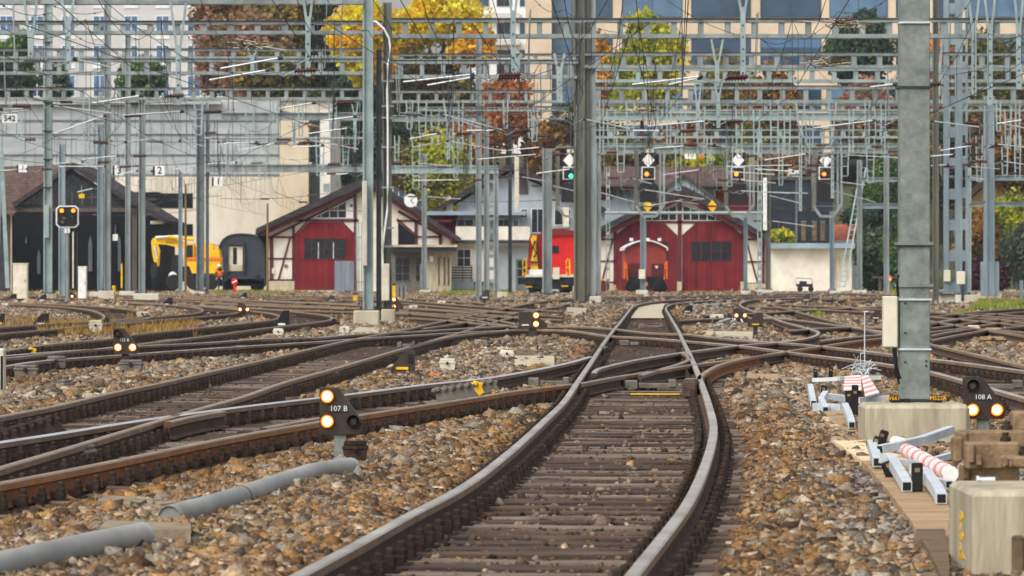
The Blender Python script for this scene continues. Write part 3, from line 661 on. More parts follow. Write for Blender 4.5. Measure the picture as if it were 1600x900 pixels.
slab('wooden_board','pale tan board lying on ballast right of the main track','board',[(1166,590),(1228,592),(1226,584),(1168,583)],-.11,.06,'plank','boards on the ballast beside the main track')
slab('wooden_board','darker short board end sticking from ballast beside the pale tan board','board',[(1174,598),(1200,599),(1198,591),(1175,590)],-.13,.07,'plank_dark','boards on the ballast beside the main track')
slab('wooden_board','thin tan board between the pale board and the scrapped brackets','board',[(1228,592),(1265,594),(1265,589),(1229,588)],-.12,.04,'plank','boards on the ballast beside the main track')
slab('concrete_trough','long pale concrete trough edge on the ballast island','trough',[(804,566),(866,567),(866,556),(805,555)],-.09,.12,'concrete','concrete cable troughs')
slab('concrete_trough','long tan concrete trough near the cut metal beside the slip switch','trough',[(1102,523),(1176,525),(1176,518),(1104,517)],-.06,.14,'concrete','concrete cable troughs')
slab('concrete_trough','flat concrete trough lid below the large double mast base','trough',[(548,518),(593,519),(593,512),(560,511)],-.10,.08,'concrete','concrete cable troughs')
slab('concrete_trough','tan concrete block in front of the dark central mast','trough',[(884,489),(916,490),(916,481),(886,480)],-.03,.25,'concrete_yellow','concrete cable troughs')
slab('timber_plank','brown timber plank lying beside the concrete trough on the ballast island','plank',[(806,553),(834,554),(832,546),(808,545)],-.08,.06,'plank_dark')
slab('plywood_sheet','pale bent sheet lying on the ballast island','sheet',[(736,560),(765,548),(806,544),(812,537),(770,536),(742,548)],-.145,.02,'board_pale')
slab('steel_sleeper','dark steel plank lying on ballast near the conduit','plank',[(165,763),(212,764),(210,760),(168,759)],-.13,.05,'rail_side')
slab('timber_plank','dark timber block at the edge of the walkway beside the near concrete block','plank',[(1428,842),(1478,843),(1476,826),(1432,826)],-.11,.08,'plank_dark')
# walkway of trough lids along the foot of the mast bases
Lf=[(1286,640),(1292,650),(1302,662),(1307,676),(1300,688),(1318,700),(1346,720),(1362,736),(1375,752),(1388,768),(1400,783),(1412,800),(1424,815),(1437,838),(1452,862),(1466,890),(1480,930)]
Rt=lambda y: 1345+(y-640)*.02 if y<712 else min(1476,1440+(y-712)*.75)
for i in range(len(Lf)-1):
    (a,ya),(b,yb)=Lf[i],Lf[i+1]; m='board_pale' if 4<=i<=5 else ('plank' if i<13 else 'plank_dark')
    if i==3: a,b=b,b-2
    yb2=yb-1.2; xr=Rt(ya)+6
    if ya>yb2: continue
    lab=['pale tan walkway lid nearest the picture bottom','x'][1]
    slab('walkway_lid','worn tan lid of the cable walkway beside the concrete mast bases','walkway lid',[(b,yb2),(Rt(yb)+8,yb2),(xr,ya),(a,ya)],-.115 if i!=4 else -.105,.05,m,'lids of the cable walkway')
# near concrete bases
def found(name,label,px0,px1,py_bot,top_px,d,m,cat='mast base',parent=None,bevel=.03):
    a=G(px0,py_bot,GZ-.02); b=G(px1,py_bot,GZ-.02); Y=a.y; zt=W(0,top_px,Y).z; mb=MB(); zb=GZ-.12
    mb.box(((a.x+b.x)/2,Y+d/2,(zt+zb)/2),(b.x-a.x,d,zt-zb),m,bev=bevel)
    if parent is not None: return mb.build(name,parent)
    return top(mb,name,label,cat)
T=thing('concrete_block','large weathered concrete block with yellow paint marks at the bottom corner','concrete block',G(1560,905,GZ-.02))
Yc=25.2
def WB(x,y): return W(x,y,Yc)
x1,x2,zt=WB(1519,0).x,WB(1680,0).x,WB(0,768).z; Dp=1.33
mb=MB(); R8=lambda z,i,c:[(x1+i+c,Yc+i,z),(x2,Yc+i,z),(x2,Yc+Dp-i,z),(x1+i+c,Yc+Dp-i,z),(x1+i,Yc+Dp-i-c,z),(x1+i,Yc+i+c,z)]
vs=R8(-.45,0,.02)+R8(zt-.025,0,.02)+R8(zt,.025,.02)
mb.add(vs,[[i,(i+1)%6,6+(i+1)%6,6+i] for i in range(6)]+[[6+i,6+(i+1)%6,12+(i+1)%6,12+i] for i in range(6)]+[list(range(12,18))],'concrete_yellow'); mb.build('body',T)
mb=MB()
for (v,w,h,o) in ((806,.20,.05,0),(824,.07,.05,.05),(838,.26,.045,-.03),(855,.07,.045,.06),(868,.34,.04,0)):
    yy=25.8+o; z=H-(v-YH)*yy/F; r=random.Random(v); n=11
    ring=[(x1-.003,yy+w*(.5+r.uniform(-.15,.12))*math.cos(2*math.pi*k/n),z+h*(.5+r.uniform(-.15,.12))*math.sin(2*math.pi*k/n)) for k in range(n)]
    mb.add(ring+[(x1+.002,q[1],q[2]) for q in ring],[list(range(n))[::-1]]+[[k,(k+1)%n,n+(k+1)%n,n+k] for k in range(n)],'yellow')
mb.build('paint_mark',T)
mb=MB(); c=WB(1590,868); mb.box((c.x,Yc-.02,c.z),(.06,.05,.2),'plank_dark',bev=.01); mb.build('bracket',T)
def blockpile():
    spec=[('long rusty brown casting with a ridged face on top of the near concrete block',1494,1600,672,716,28.2),('rust stained brown casting in front of the long ridged one',1508,1592,690,733,27.6),('narrow upright brown casting at the end of the pile',1488,1502,682,722,28.0),
          ('dark base block under the rust stained casting',1500,1590,728,756,28.3),('brown lump casting stacked at the top of the pile',1580,1612,642,690,28.6),('flat brown plate with a dark nut beside the rust stained casting',1565,1612,712,731,26.9)]
    for lab,x0,x1,y0,y1,Y in spec:
        a=W(x0,y1,Y); b=W(x1,y0,Y); mb=MB(); w=b.x-a.x; h=b.z-a.z
        mb.box(((a.x+b.x)/2,Y,(a.z+b.z)/2),(w,.22,h),'timber_rusty',bev=.012)
        if w>.15:
            mb.box((a.x+w*.08,Y-.11,a.z+h*.6),(w*.12,.05,h*.7),'timber_rusty',bev=.01); mb.box((a.x+w*.22,Y-.12,a.z+h*.35),(w*.1,.05,h*.4),'timber_rusty',bev=.01)
            mb.lathe((a.x+w*.75,Y,b.z),[(.03,-.03),(.03,.025),(.018,.03),(.018,.05)],'fastening_iron',8)
        top(mb,'iron_casting',lab,'casting','rusty castings piled behind the near concrete block')
mat('timber_rusty',(156,132,100),(104,84,62),9,.9,.1,.5,40,lo=.3,hi=.7)
blockpile()
mb=MB(); c=W(1541,744,26.2); mb.tube([(c.x-.045,26.2,zt+.018),(c.x+.045,26.2,zt+.018)],.013,'zinc',10); mb.tube([(c.x-.05,26.2,zt+.018),(c.x-.038,26.2,zt+.018)],.022,'zinc',6)
top(mb,'bolt','bright steel bolt lying on top of the near concrete block','bolt')
# scrapped galvanised brackets on the walkway
def scrap(label,pts,w,black=()):
    """pts: px,py,z polyline of a square tube"""
    P=[G(x,y,z) for x,y,z in pts]; c=P[len(P)//2]; T=thing('steel_bracket',label,'bracket',(c.x,c.y,GZ),'cut galvanised brackets dumped on the walkway')
    mb=MB()
    for a,b in zip(P[:-1],P[1:]): mb.bar(a,b,w*1.25,w*1.25,'zinc',up=Vector((0,0,1)))
    mb.build('tube',T)
    e=MB(); d=(P[-1]-P[-2]).normalized(); e.bar(P[-1]-d*.01,P[-1]+d*.004,w*.98,w*.98,'signal_black',up=Vector((0,0,1))); e.build('hollow_shade',T)  # black plate on the solid end paints the shade of a hollow tube
    for (x,y,z,h,tilt) in black:
        q=G(x,y,z); m=MB(); m.box((q.x,q.y,q.z+h/2),(w*1.35,w*.8,h),'black_rubber',ry=tilt,bev=.008); m.box((q.x,q.y-w*.42,q.z+h*.75),(w*.6,.01,w*.5),'timber_rusty',ry=tilt); m.build('black_sleeve',T)
scrap('galvanised bracket with two tilted black sleeves leaning at the foot of the mast base',[(1486,672,.10),(1440,688,.05),(1400,697,.02),(1375,702,.0)],.05,((1378,706,-.06,.17,.3),(1369,708,-.06,.13,.35)))
scrap('short galvanised tube with an open square end next to the two black sleeves',[(1362,694,.0),(1371,722,-.06)],.055)
scrap('bent galvanised bracket with an open end reaching over the tan walkway',[(1376,716,.0),(1392,718,-.01),(1412,750,-.06),(1417,760,-.075)],.055,((1388,747,-.12,.12,-.35),))
scrap('galvanised bracket with a black sleeve standing on the tan walkway nearest the near block',[(1428,733,.0),(1448,742,-.02),(1466,768,-.06),(1471,779,-.075)],.055,((1433,768,-.11,.19,.0),))
scrap('thin galvanised channel below the pink taped roll',[(1395,722,-.03),(1440,724,-.02),(1500,708,.0)],.035)
scrap('galvanised tube cut short beside the near concrete block',[(1455,750,-.06),(1483,757,-.06)],.04)
scrap('pale galvanised arm with an open end beside the taped barrier heap',[(1266,604,.02),(1271,630,-.08)],.05)
scrap('galvanised bracket with open end crossing behind the mast base',[(1290,615,.0),(1283,625,-.05),(1290,640,-.1)],.05,((1287,624,-.1,.16,.1),))
scrap('broad galvanised channel lying at the head of the walkway',[(1318,638,-.09),(1275,636,-.09)],.07)
scrap('long galvanised channel reaching to the near mast foot',[(1392,622,-.02),(1340,626,-.04),(1290,618,-.06)],.05,((1326,640,-.1,.2,-.1),(1336,648,-.1,.3,.0)))
scrap('galvanised bracket end hanging over the corner of the mast base',[(1320,634,.0),(1327,650,-.04),(1331,664,-.07)],.05)
scrap('thin galvanised arm behind the taped barrier heap',[(1374,590,.0),(1340,589,-.02),(1310,592,-.04),(1270,594,-.06)],.04,((1298,592,-.1,.16,.05),(1274,590,-.1,.12,.0)))
def roll(label,p,q,r,m,name='taped_roll'):
    a=G(*p); b=G(*q); mb=MB(); n=24
    for i in range(n): mb.tube([a.lerp(b,i/n),a.lerp(b,(i+.82)/n)],r*(1 if i%2 else .93),m[i%len(m)],12)
    top(mb,name,label,'roll')
mat('red_stripe',(220,124,114),(228,150,140),8,.6)
roll('long pink and white taped roll lying among the galvanised brackets',(1416,704,.02),(1486,741,-.03),.055,('pink_tape','red_stripe','white_paint'))
roll('short pink taped roll half hidden behind the galvanised bracket',(1398,690,.0),(1412,693,.0),.045,('pink_tape','white_paint'))
def barrier(label,pts,z,ang):
    P=[G(x,y,z) for x,y in pts]; mb=MB(); n=9
    for i in range(n):
        f=lambda t:(P[0].lerp(P[1],t),P[3].lerp(P[2],t)); a,b=f(i/n); c,d=f((i+1)/n)
        up=Vector((0,0,.02)); mb.add([a,b,d,c,a+up,b+up,d+up,c+up],[[3,2,1,0],[4,5,6,7],[0,1,5,4],[1,2,6,5],[2,3,7,6],[3,0,4,7]],'red_stripe' if i%2 else 'white_paint')
    top(mb,'striped_board',label,'striped board','red and white barrier boards')
barrier('red and white striped board lying flat on the scrap heap by the mast base',[(1318,610),(1320,590),(1345,589),(1346,610)],.02,0)
barrier('red and white striped board leaning down toward the mast base from the scrap heap',[(1346,592),(1352,622),(1374,616),(1356,588)],.02,0)
mb=MB(); a=G(1322,611,.0); b=G(1350,613,.0); mb.box(((a.x+b.x)/2,a.y,.0),(b.x-a.x,.2,.035),'red_paint',bev=.008); top(mb,'red_board','small solid red board under the striped boards','board')
# loose wire tangle and thin sighting rod beside the near mast
mb=MB(); c=G(1345,585,-.1)
for i in range(34):
    p=c+Vector((random.uniform(-.12,.14),random.uniform(-.2,.2),random.uniform(0,.12))); d=Vector((random.gauss(0,.09),random.gauss(0,.1),random.gauss(.04,.06)))
    mb.tube([p-d,p+Vector((0,0,.03)),p+d],.005,'zinc',4)
top(mb,'wire_tangle','tangle of silver wire offcuts behind the taped barrier heap','wire tangle')
mb=MB(); a=G(1351,586,-.16); mb.tube([a,(a.x,a.y,W(0,487,a.y).z)],.010,'zinc',6); mb.tube([(a.x-.06,a.y,W(0,552,a.y).z),(a.x,a.y,W(0,552,a.y).z)],.006,'zinc',5); mb.tube([(a.x-.06,a.y,W(0,572,a.y).z),(a.x-.06,a.y,W(0,552,a.y).z)],.006,'zinc',5)
mb.tube([(a.x-.02,a.y,W(0,487,a.y).z),(a.x+.05,a.y,W(0,487,a.y).z)],.008,'zinc',5)
top(mb,'earthing_rod','thin upright silver rod rising from the wire tangle','rod')
# heaps of cut pale metal, cable bundles
def heap(label,px,py,w,h,n,mats,name='scrap_heap',seed=1):
    r=random.Random(seed); b=G(px,py,GZ); s=b.y/F; mb=MB()
    for i in range(n):
        x=b.x+r.uniform(-.5,.5)*w*s; z=GZ+.03+abs(r.gauss(0,.35))*h*s; y=b.y+r.uniform(-.6,.6); d=Vector((r.gauss(0,.12)*w*s,r.gauss(0,.15),r.gauss(0,.16)*h*s)); p=Vector((x,y,z)); q=p+d; q.z=max(q.z,GZ+.02); mb.bar(p-d*.4,q,.03,.03,mats[i%len(mats)],up=Vector((.1,.9,.3)).normalized())
    top(mb,name,label,'scrap heap')
heap('heap of pale cut metal beside the slip switch near the dark lantern',1146,512,70,20,40,('zinc','timber_rusty','grey_iron'),seed=2)
heap('scatter of pale metal offcuts further back by the bend of the main track',1120,484,70,11,40,('zinc','grey_iron','dark_steel'),seed=3)
heap('heap of dark red and pale cable ends in front of the dark central mast',890,497,46,11,36,('dark_steel','timber_rusty','ivory','red_dark'),seed=4)
heap('bundle of thin dark wire ends lying on the pale bent sheet',775,545,26,14,26,('dark_steel','black_steel'),name='wire_bundle',seed=5)
for lab,x,y in (('loose orange cable glove lying beside the ivory cover box',681,586),('bright yellow fitting on the foot of the rusty outer rail',768,612)):
    c=G(x,y,GZ+.04); mb=MB(); 
    for i in range(4): mb.box((c.x+(i-1.5)*.04,c.y,c.z+random.uniform(0,.02)),(.05,.08,.03),'orange' if 'orange' in lab else 'yellow',ry=random.uniform(-.4,.4),bev=.008)
    top(mb,'cable_glove' if 'orange' in lab else 'rail_clamp',lab,'fitting')
# cut cabinet at the left edge
c=G(-2,615,GZ); T=thing('trackside_cabinet','pale cabinet with a dark slot cut by the picture edge','cabinet',c); s=c.y/F
mb=MB(); mb.box((c.x,c.y,c.z+.26),(.16,.25,.6),'ivory',bev=.015); mb.build('body',T); mb=MB(); mb.box((c.x+.05,c.y-.128,c.z+.24),(.03,.01,.46),'black_steel'); mb.build('slot',T)
# big beige cabinet far left and others
def cabinet(x0,x1,y0,y1,Y,label,m='ivory',name='equipment_cabinet'):
    b=W((x0+x1)/2,y1,Y); T=thing(name,label,'cabinet',b,'beige equipment cabinets'); w=(x1-x0)*Y/F; h=(y1-y0)*Y/F; d=.5
    mb=MB(); mb.box((b.x,Y+d/2,b.z+h/2),(w,d,h),m,bev=.02); mb.build('body',T); mb=MB(); mb.box((b.x,Y+d/2,b.z+h+.03),(w*1.08,d*1.1,.06),m,bev=.015); mb.build('roof',T)
    mb=MB(); mb.box((b.x+w*.02,Y-.012,b.z+h*.5),(w*.84,.02,h*.9),m,bev=.008); dd=mb.build('door',T); mb=MB(); mb.box((b.x+w*.34,Y-.03,b.z+h*.55),(.03,.03,.12),'dark_steel'); mb.build('handle',T)
cabinet(20,43,413,470,262,'tall beige cabinet in front of the black engine shed')
cabinet(122,135,418,473,258,'narrow white cabinet post below the speed signal board','white_paint','cable_cabinet')
# ---------------------------------------------------------------- masts, portals, overhead line
def ybase(py): return F*(H-GZ)/(py-YH)
def hbeam(mb,x,Y,z0,z1,w,d,m,web=True):
    """H section column seen on its flange edges"""
    t=.16*w
    mb.box((x-w/2+t/2,Y,(z0+z1)/2),(t,d,z1-z0),m); mb.box((x+w/2-t/2,Y,(z0+z1)/2),(t,d,z1-z0),m); mb.box((x,Y,(z0+z1)/2),(w-2*t,.2*d,z1-z0),m)
def slotcol(mb,x,Y,z0,z1,w,d,m):
    mb.box((x-w*.35,Y,(z0+z1)/2),(w*.3,d,z1-z0),m); mb.box((x+w*.35,Y,(z0+z1)/2),(w*.3,d,z1-z0),m); z=z0+.4
    while z<z1: mb.box((x,Y,z),(w*.4,d*.8,.5),m); z+=1.45
def latticecol(mb,x,Y,z0,z1,w,d,m,step=.8):
    t=.2*w
    mb.box((x-w/2+t/2,Y,(z0+z1)/2),(t,d,z1-z0),m); mb.box((x+w/2-t/2,Y,(z0+z1)/2),(t,d,z1-z0),m)
    z=z0+.15
    while z<z1-.1: mb.box((x,Y,z),(w-2*t,d*.7,.22),m); z+=step
def mast_parts(T,px,w_px,top_px,Y,m,kind='h',fw=None,fh=.45,fm='concrete',fx=None):
    x=W(px,0,Y).x; s=Y/F; w=w_px*s; z1=W(0,top_px,Y).z; zb=GZ+fh-.05 if fw else GZ-.05
    mb=MB()
    if kind=='h': hbeam(mb,x,Y,zb,z1,w,w*1.0,m)
    elif kind=='lattice': latticecol(mb,x,Y,zb,z1,w,w*.8,m)
    elif kind=='slot': slotcol(mb,x,Y,zb,z1,w,w*.6,m)
    elif kind=='box': mb.box((x,Y,(zb+z1)/2),(w,w,z1-zb),m,bev=.01)
    elif kind=='pole': mb.tube([(x,Y,zb),(x,Y,z1)],[w/2,w/2*.8],m,10)
    p=mb.build('mast',T)
    if fw:
        fX=W(fx if fx else px,0,Y).x; mb=MB(); fwm=fw*s; mb.box((fX,Y,GZ+fh/2-.1),(fwm,max(.7,fwm*.6),fh+.2),fm,bev=.03); mb.build('foundation',T)
        mb=MB(); mb.box((x,Y,GZ+fh+.012),(w*1.7,w*1.7,.03),'dark_steel')
        for sx in (-1,1):
            for sy in (-1,1): mb.lathe((x+sx*w*.7,Y+sy*w*.7,GZ+fh+.02),[(.03,0),(.03,.05),(.016,.055),(.016,.1)],'dark_steel',6)
        mb.build('base_plate',T)
    return x
def mast(px,w_px,top_px,py_base,label,m='galv',kind='h',fw=None,fh=.45,fm='concrete',fx=None,Y=None,extra=None):
    Y=Y or ybase(py_base); T=thing('catenary_mast',label,'mast',(W(px,0,Y).x,Y,GZ),'steel masts of the overhead line')
    mast_parts(T,px,w_px,top_px,Y,m,kind,fw,fh,fm,fx)
    if extra: extra(T,Y)
    return T
def xbox(px0,py0,px1,py1,m,name,dy=.3):
    def f(T,Y): mb=MB(); a=W(px0,py1,Y); b=W(px1,py0,Y); mb.box(((a.x+b.x)/2,Y-dy,(a.z+b.z)/2),(b.x-a.x,.22,b.z-a.z),m,bev=.02); mb.build(name,T)
    return f
def bands(px,w,ys,m='dark_steel'):
    def f(T,Y):
        for y in ys: mb=MB(); c=W(px,y,Y); mb.box(c,(w*Y/F,w*Y/F,.05),m); mb.build('band',T)
    return f
def portal(label,Y,beams,masts,drops=(),loc_px=None):
    """beams: (x0,x1,ytop,ybot,kind,mat,batten px step); masts: mast_parts args"""
    T=thing('catenary_portal',label,'portal',(W(loc_px or (masts[0][0] if masts else 800),0,Y).x,Y,GZ),'gantry portals of the overhead line')
    for a in masts: mast_parts(T,*a[:3],Y,*a[3:])
    for x0,x1,yt,yb,kind,m,st in beams:
        a=W(x0,yb,Y); b=W(x1,yt,Y); h=b.z-a.z; dep=.55; mb=MB(); cx=(a.x+b.x)/2; L=b.x-a.x
        if kind=='v':                                                # two chords joined by batten plates, front and back frame
            c=max(.10,h*.2)
            for dy in (-dep/2,dep/2):
                mb.box((cx,Y+dy,b.z-c/2),(L,.12,c),m); mb.box((cx,Y+dy,a.z+c/2),(L,.12,c),m)
                mb.box((cx,Y+dy-.07,b.z-.02),(L,.04,.04),'dark_steel')
            x=a.x+st*Y/F*.5
            while x<b.x:
                for dy in (-dep/2,dep/2): mb.box((x,Y+dy*.9,(a.z+b.z)/2),(st*Y/F*.2,.05,h-2*c+.02),m)
                x+=st*Y/F
            x=a.x+st*Y/F*.25
            while x<b.x:
                mb.box((x,Y,a.z+c/2),(.06,dep-.1,.08),m); mb.box((x,Y,b.z-c/2),(.06,dep-.1,.08),m); x+=st*Y/F
        elif kind=='g':                                              # plate girder
            mb.box((cx,Y,(a.z+b.z)/2),(L,.06,h*.86),m); mb.box((cx,Y,a.z+h*.05),(L,.34,h*.12),m); mb.box((cx,Y,b.z-h*.05),(L,.34,h*.12),m)
        elif kind=='p': mb.tube([(a.x,Y,(a.z+b.z)/2),(b.x,Y,(a.z+b.z)/2)],h/2,m,10)
        mb.build('beam',T)
    for d in drops:
        x0,x1,y0,yj,xb,y1,w=d[:7]; m=d[7] if len(d)>7 else 'galv_light'; mb=MB(); yy=Y-.35
        A=W(x0,y0,Y);B=W(x1,y0,Y);J=W(xb,yj,Y);E=W(xb,y1,Y); s=Y/F
        for q,sg in ((A,-1),(B,1)): mb.bar((q.x,yy,q.z),(J.x+sg*w*s*.3,yy,J.z),w*s*.45,.08,m)
        mb.bar((J.x,yy,J.z+.15),(E.x,yy,E.z),w*s,.1,m)
        n=int((J.z-E.z)/.35)
        for k in range(n): mb.box((E.x,yy-.055,E.z+.2+k*.35),(.05,.01,.05),'dark_steel')
        mb.build('drop_post',T)
    return T
D=lambda x,y0,yj,y1,w=9,sp=22,m='galv_light':(x-sp/2,x+sp/2,y0,yj,x,y1,w,m)
def boxw(T,Y):
    xbox(597,412,609,470,'ivory','switch_box',.35)(T,Y)
portal('portal with a pale grey mast on a concrete base, its beam at the top edge',143,
  [(-80,568,-24,7,'v','galv',46)],[(575,16,-60,'galv_light','h',40,.43,'concrete',573)],
  [D(50,-10,60,96),D(108,-10,40,110),D(280,5,80,165,8,24),D(482,-10,35,120,8,16)],575)
xbox(566.5,283,574.5,416,'concrete_pale','tile_cladding',.3)([o for o in bpy.data.objects if o.name=='catenary_portal'][0],143)
T=portal('portal with dark twin masts, a white switch box and a white cable',152,
  [(-80,598,33,54,'v','galv',42),(612,1700,29,60,'v','galv',42)],[(605,14,4,'olive_steel','h',22,.40,'concrete',607),(592,8,78,'dark_steel','h',None)],
  [D(802,-30,25,120,8,18),D(1160,-10,20,125,8,16),D(1520,-10,45,150,8,18),D(1545,-10,45,165,8,18),D(1590,-10,45,140,8,14)],605)
boxw(T,152)
P=[W(572,32,151.5),W(588,34,151.5),W(600,45,151.4),W(608,60,151.4),W(610,75,151.4),W(606,100,151.4),W(605,140,151.4),W(606,200,151.4),W(606,290,151.4),W(605,330,151.4),W(600,370,151.4),W(598,412,151.4)]
mb=MB(); mb.tube(P,.03,'white_paint',8); mb.build('cable',T)
for y in (98,127,166,184,230,293,356,385): mb=MB(); c=W(606,y,151.6); mb.box(c,(.36,.34,.05),'galv'); mb.build('clamp',T)
portal('portal on the dark olive central mast cluster spanning the yard with two beams',232,
  [(612,903,84,96,'v','galv',30),(610,903,94,123,'v','galv',33),(-60,568,76,92,'v','galv',34),(-60,568,92,117,'v','galv',34),(914,1700,82,107,'v','galv',40)],
  [(905,17,-90,'olive_steel','h',32,.12,'concrete_yellow',903),(918,9,-90,'olive_steel','h',None),(926,9,-90,'galv','h',18,.4,'concrete_pale',930)],
  [D(808,84,95,120,9,14),D(874,84,110,160,9,16),D(1120,62,100,135,7,18),D(1465,60,110,150,8,12),D(395,76,92,118,6,14)],905)
portal('portal just behind the central mast cluster with wide light battens',243,[(912,1700,106,129,'v','galv_light',34)],[(929,5,104,'galv','h')],[D(1090,128,165,205,6,10)])
portal('portal with widely spaced battens standing behind the twin dark masts',256,
  [(917,1700,134,162,'v','galv',36),(-60,575,137,156,'v','galv',29),(612,885,141,161,'v','galv',28)],[(222,10,150,'galv','h',40,.42,'concrete_pale',229)],
  [D(1122,128,150,200,6,12),D(700,155,190,250,6,14),D(555,160,180,238,5,10),D(1250,160,205,330,5,14),D(1300,160,205,310,5,12)])
portal('slender portal of thin chords and small battens in the middle distance',280,[(920,1700,162,174,'v','galv',24),(650,890,166,174,'v','galv',24)],[(855,15,232,'galv','h',10,.3,'concrete_pale',866),(748,9,60,'galv','h',None)])
portal('portal with a solid plate girder and pale lower flange behind the slender one',290,
  [(920,1405,176,188,'g','galv_light',0),(345,570,176,188,'g','galv',0),(612,757,180,190,'g','galv',0)],[(760,8,185,'galv','h',16,.35,'concrete_pale',785),(1187,7,200,'galv_light','lattice',None)],
  [D(460,187,195,225,5,10),D(735,185,200,270,5,10)])
portal('portal of two thin parallel chords high above the right shed',300,[(905,1405,201,216,'v','galv_light',33),(320,570,214,218,'p','galv',0)],[(200,8,48,'galv','h',24,.36,'concrete_pale',199)])
portal('portal with a solid grey girder over the left shed ending at the clock side masts',330,
  [(322,568,257,269,'g','galv',0),(612,778,259,271,'g','galv_light',0)],[(313,12,165,'mid_steel','h',24,.3,'concrete_pale',309),(768,11,265,'galv','lattice',None),(776,6,262,'galv','h',None)])
portal('low pipe gantry crossing in front of the gable window of the right shed',348,[(945,1192,330,335,'p','galv_light',0)],[(950,6,260,'galv_light','lattice',None),(1187,7,300,'galv_light','lattice',14,.3,'concrete_pale')])
portal('right hand portal of blue grey girders near the orange tiled roof',335,[(1340,1402,277,284,'g','galv_blue',0),(1345,1405,318,326,'g','galv_blue',0),(1515,1700,274,282,'g','galv_blue',0),(1515,1700,316,322,'g','galv_blue',0)],
  [(1343,8,250,'galv','h',22,.3,'concrete_pale'),(1545,16,150,'galv_blue','h',None),(1515,5,262,'galv_light','h',None)])
# a second layer of hanger frames under the middle portals
for Y,yt,xs in ((256,158,(30,135,310,390,430,470,520,640,660,720,790,830,940,985,1045,1210,1355,1380,1560,1590)),(280,172,(955,1030,1068,1095,1155,1182,1230,1265,1330,1372,1480,1575,680,705,835)),(300,214,(350,410,500,540,620,650,712,970,1060,1108,1140,1220,1262,1320,1360,1530,1570,1590))):
    T=[o for o in bpy.data.objects if o.name.startswith('catenary_portal') and abs(o.location.y-Y)<1][0]; r=random.Random(Y); s=Y/F
    for x in xs:
        h=r.uniform(42,85); mb=MB(); sp=r.choice((3.5,5,6.5)); yy=Y-.32
        for sx in (-1,1): mb.bar(W(x+sx*sp,yt-2,yy),W(x+sx*sp*.7,yt+h,yy),.07,.07,'galv_light')
        for k in range(1,5): q=k/4.0; mb.bar(W(x-sp*(1-.3*q),yt+h*q,yy),W(x+sp*(1-.3*q),yt+h*q,yy),.05,.05,'galv_light')
        mb.build('hanger_frame',T)
        if r.random()<.55:
            m2=MB(); c=W(x+sp+4,yt+h-3,yy)
            for k in range(6): m2.tube([c+Vector((k*.09,0,0)),c+Vector((k*.09+.05,0,0)),c+Vector((k*.09+.06,0,0)),c+Vector((k*.09+.09,0,0))],[.08,.08,.04,.04],'insulator',8)
            m2.build('insulator',T)
# signal gantry
Yg=322
T=portal('signal gantry with a heavy double girder carrying caged colour light signals',Yg,[(900,1405,224,229,'g','galv_light',0),(900,1405,230,240,'g','galv',0)],[(935,8,225,'galv','h'),(1385,8,225,'galv','h')])
for cx in (890,1013,1153,1290):
    mb=MB(); z0=W(0,345,Yg).z; z1=W(0,236,Yg).z
    for dx in (-19,18,24): x=W(cx+dx,0,Yg).x; mb.box((x,Yg-.6,(z0+z1)/2+.3),(.14 if dx!=-19 else .26,.12,z1-z0-.6),'galv' if dx>0 else 'olive_steel')
    a=W(cx-19,322,Yg-.6); b=W(cx-8,338,Yg-.6); c=W(cx+12,338,Yg-.6); d=W(cx+24,320,Yg-.6)
    for p,q in ((a,b),(b,c),(c,d)): mb.bar(p,q,.16,.5,'galv')
    for y in (262,300,322): mb.bar(W(cx-19,y,Yg-.4),W(cx+24,y,Yg-.4),.05,.05,'galv')
    mb.build('cage',T)
for cx,lab,lm,num in ((890,'colour light signal showing green partly behind the central mast','lamp_green','9'),(1013,'colour light signal with an orange light and white diamond above the maroon wagon','lamp_orange','8'),(1153,'colour light signal with an orange light and white diamond above the right shed roof','lamp_orange','28'),(1290,'colour light signal with an orange light and white diamond before the dark slate building','lamp_orange','7')):
    Y=Yg-.9; b=W(cx,318,Y); S=thing('railway_signal',lab,'signal',b,'colour light signals on the signal gantry'); s=Y/F
    mb=MB(); mb.rect(cx-12,238,cx+12,262,Y,.12,'signal_black'); mb.build('marker_board',S)
    mb=MB(); mb.px([(cx,239.5),(cx+10,250.5),(cx,261.5),(cx-10,250.5)],Y-.03,.028,'white_paint'); mb.build('diamond',S)
    mb=MB(); mb.rect(cx-10.5,260.5,cx+10.5,280.5,Y-.02,.3,'white_paint'); mb.build('border',S)
    mb=MB(); mb.rect(cx-9,262,cx+9,279,Y-.06,.3,'signal_black'); mb.build('head',S)
    lx,ly=(cx+2.5,275) if lm=='lamp_green' else (cx-2.5,272)
    c=W(lx,ly,Y-.07); mb=MB(); mb.lathe(c,[(.13,0),(.12,.04),(.05,.06)],lm,14,axis='Y'); mb.build('lamp',S,smooth=True)
    for dx,dy in ((4,-4),(4,4),(-5,-4)): c=W(cx+dx,270+dy,Y-.065); mb=MB(); mb.lathe(c,[(.07,0),(.06,.02)],'dark_steel',10,axis='Y'); mb.build('lens',S)
    mb=MB(); mb.rect(cx-13,287,cx+13,316,Y,.4,'signal_black'); mb.rect(cx-9,262,cx+9,287,Y+.35,.1,'signal_black'); mb.rect(cx-8,284,cx+8,288.5,Y+.1,.2,'dark_steel'); mb.build('rear_cabinet',S)
    mb=MB(); mb.rect(cx-4,233,cx+8,238.5,Y-.05,.1,'ivory'); c=W(cx+2,235.7,Y-.06); text_into(mb,num,c,.2,'black_steel',.01); mb.build('number_plate',S)
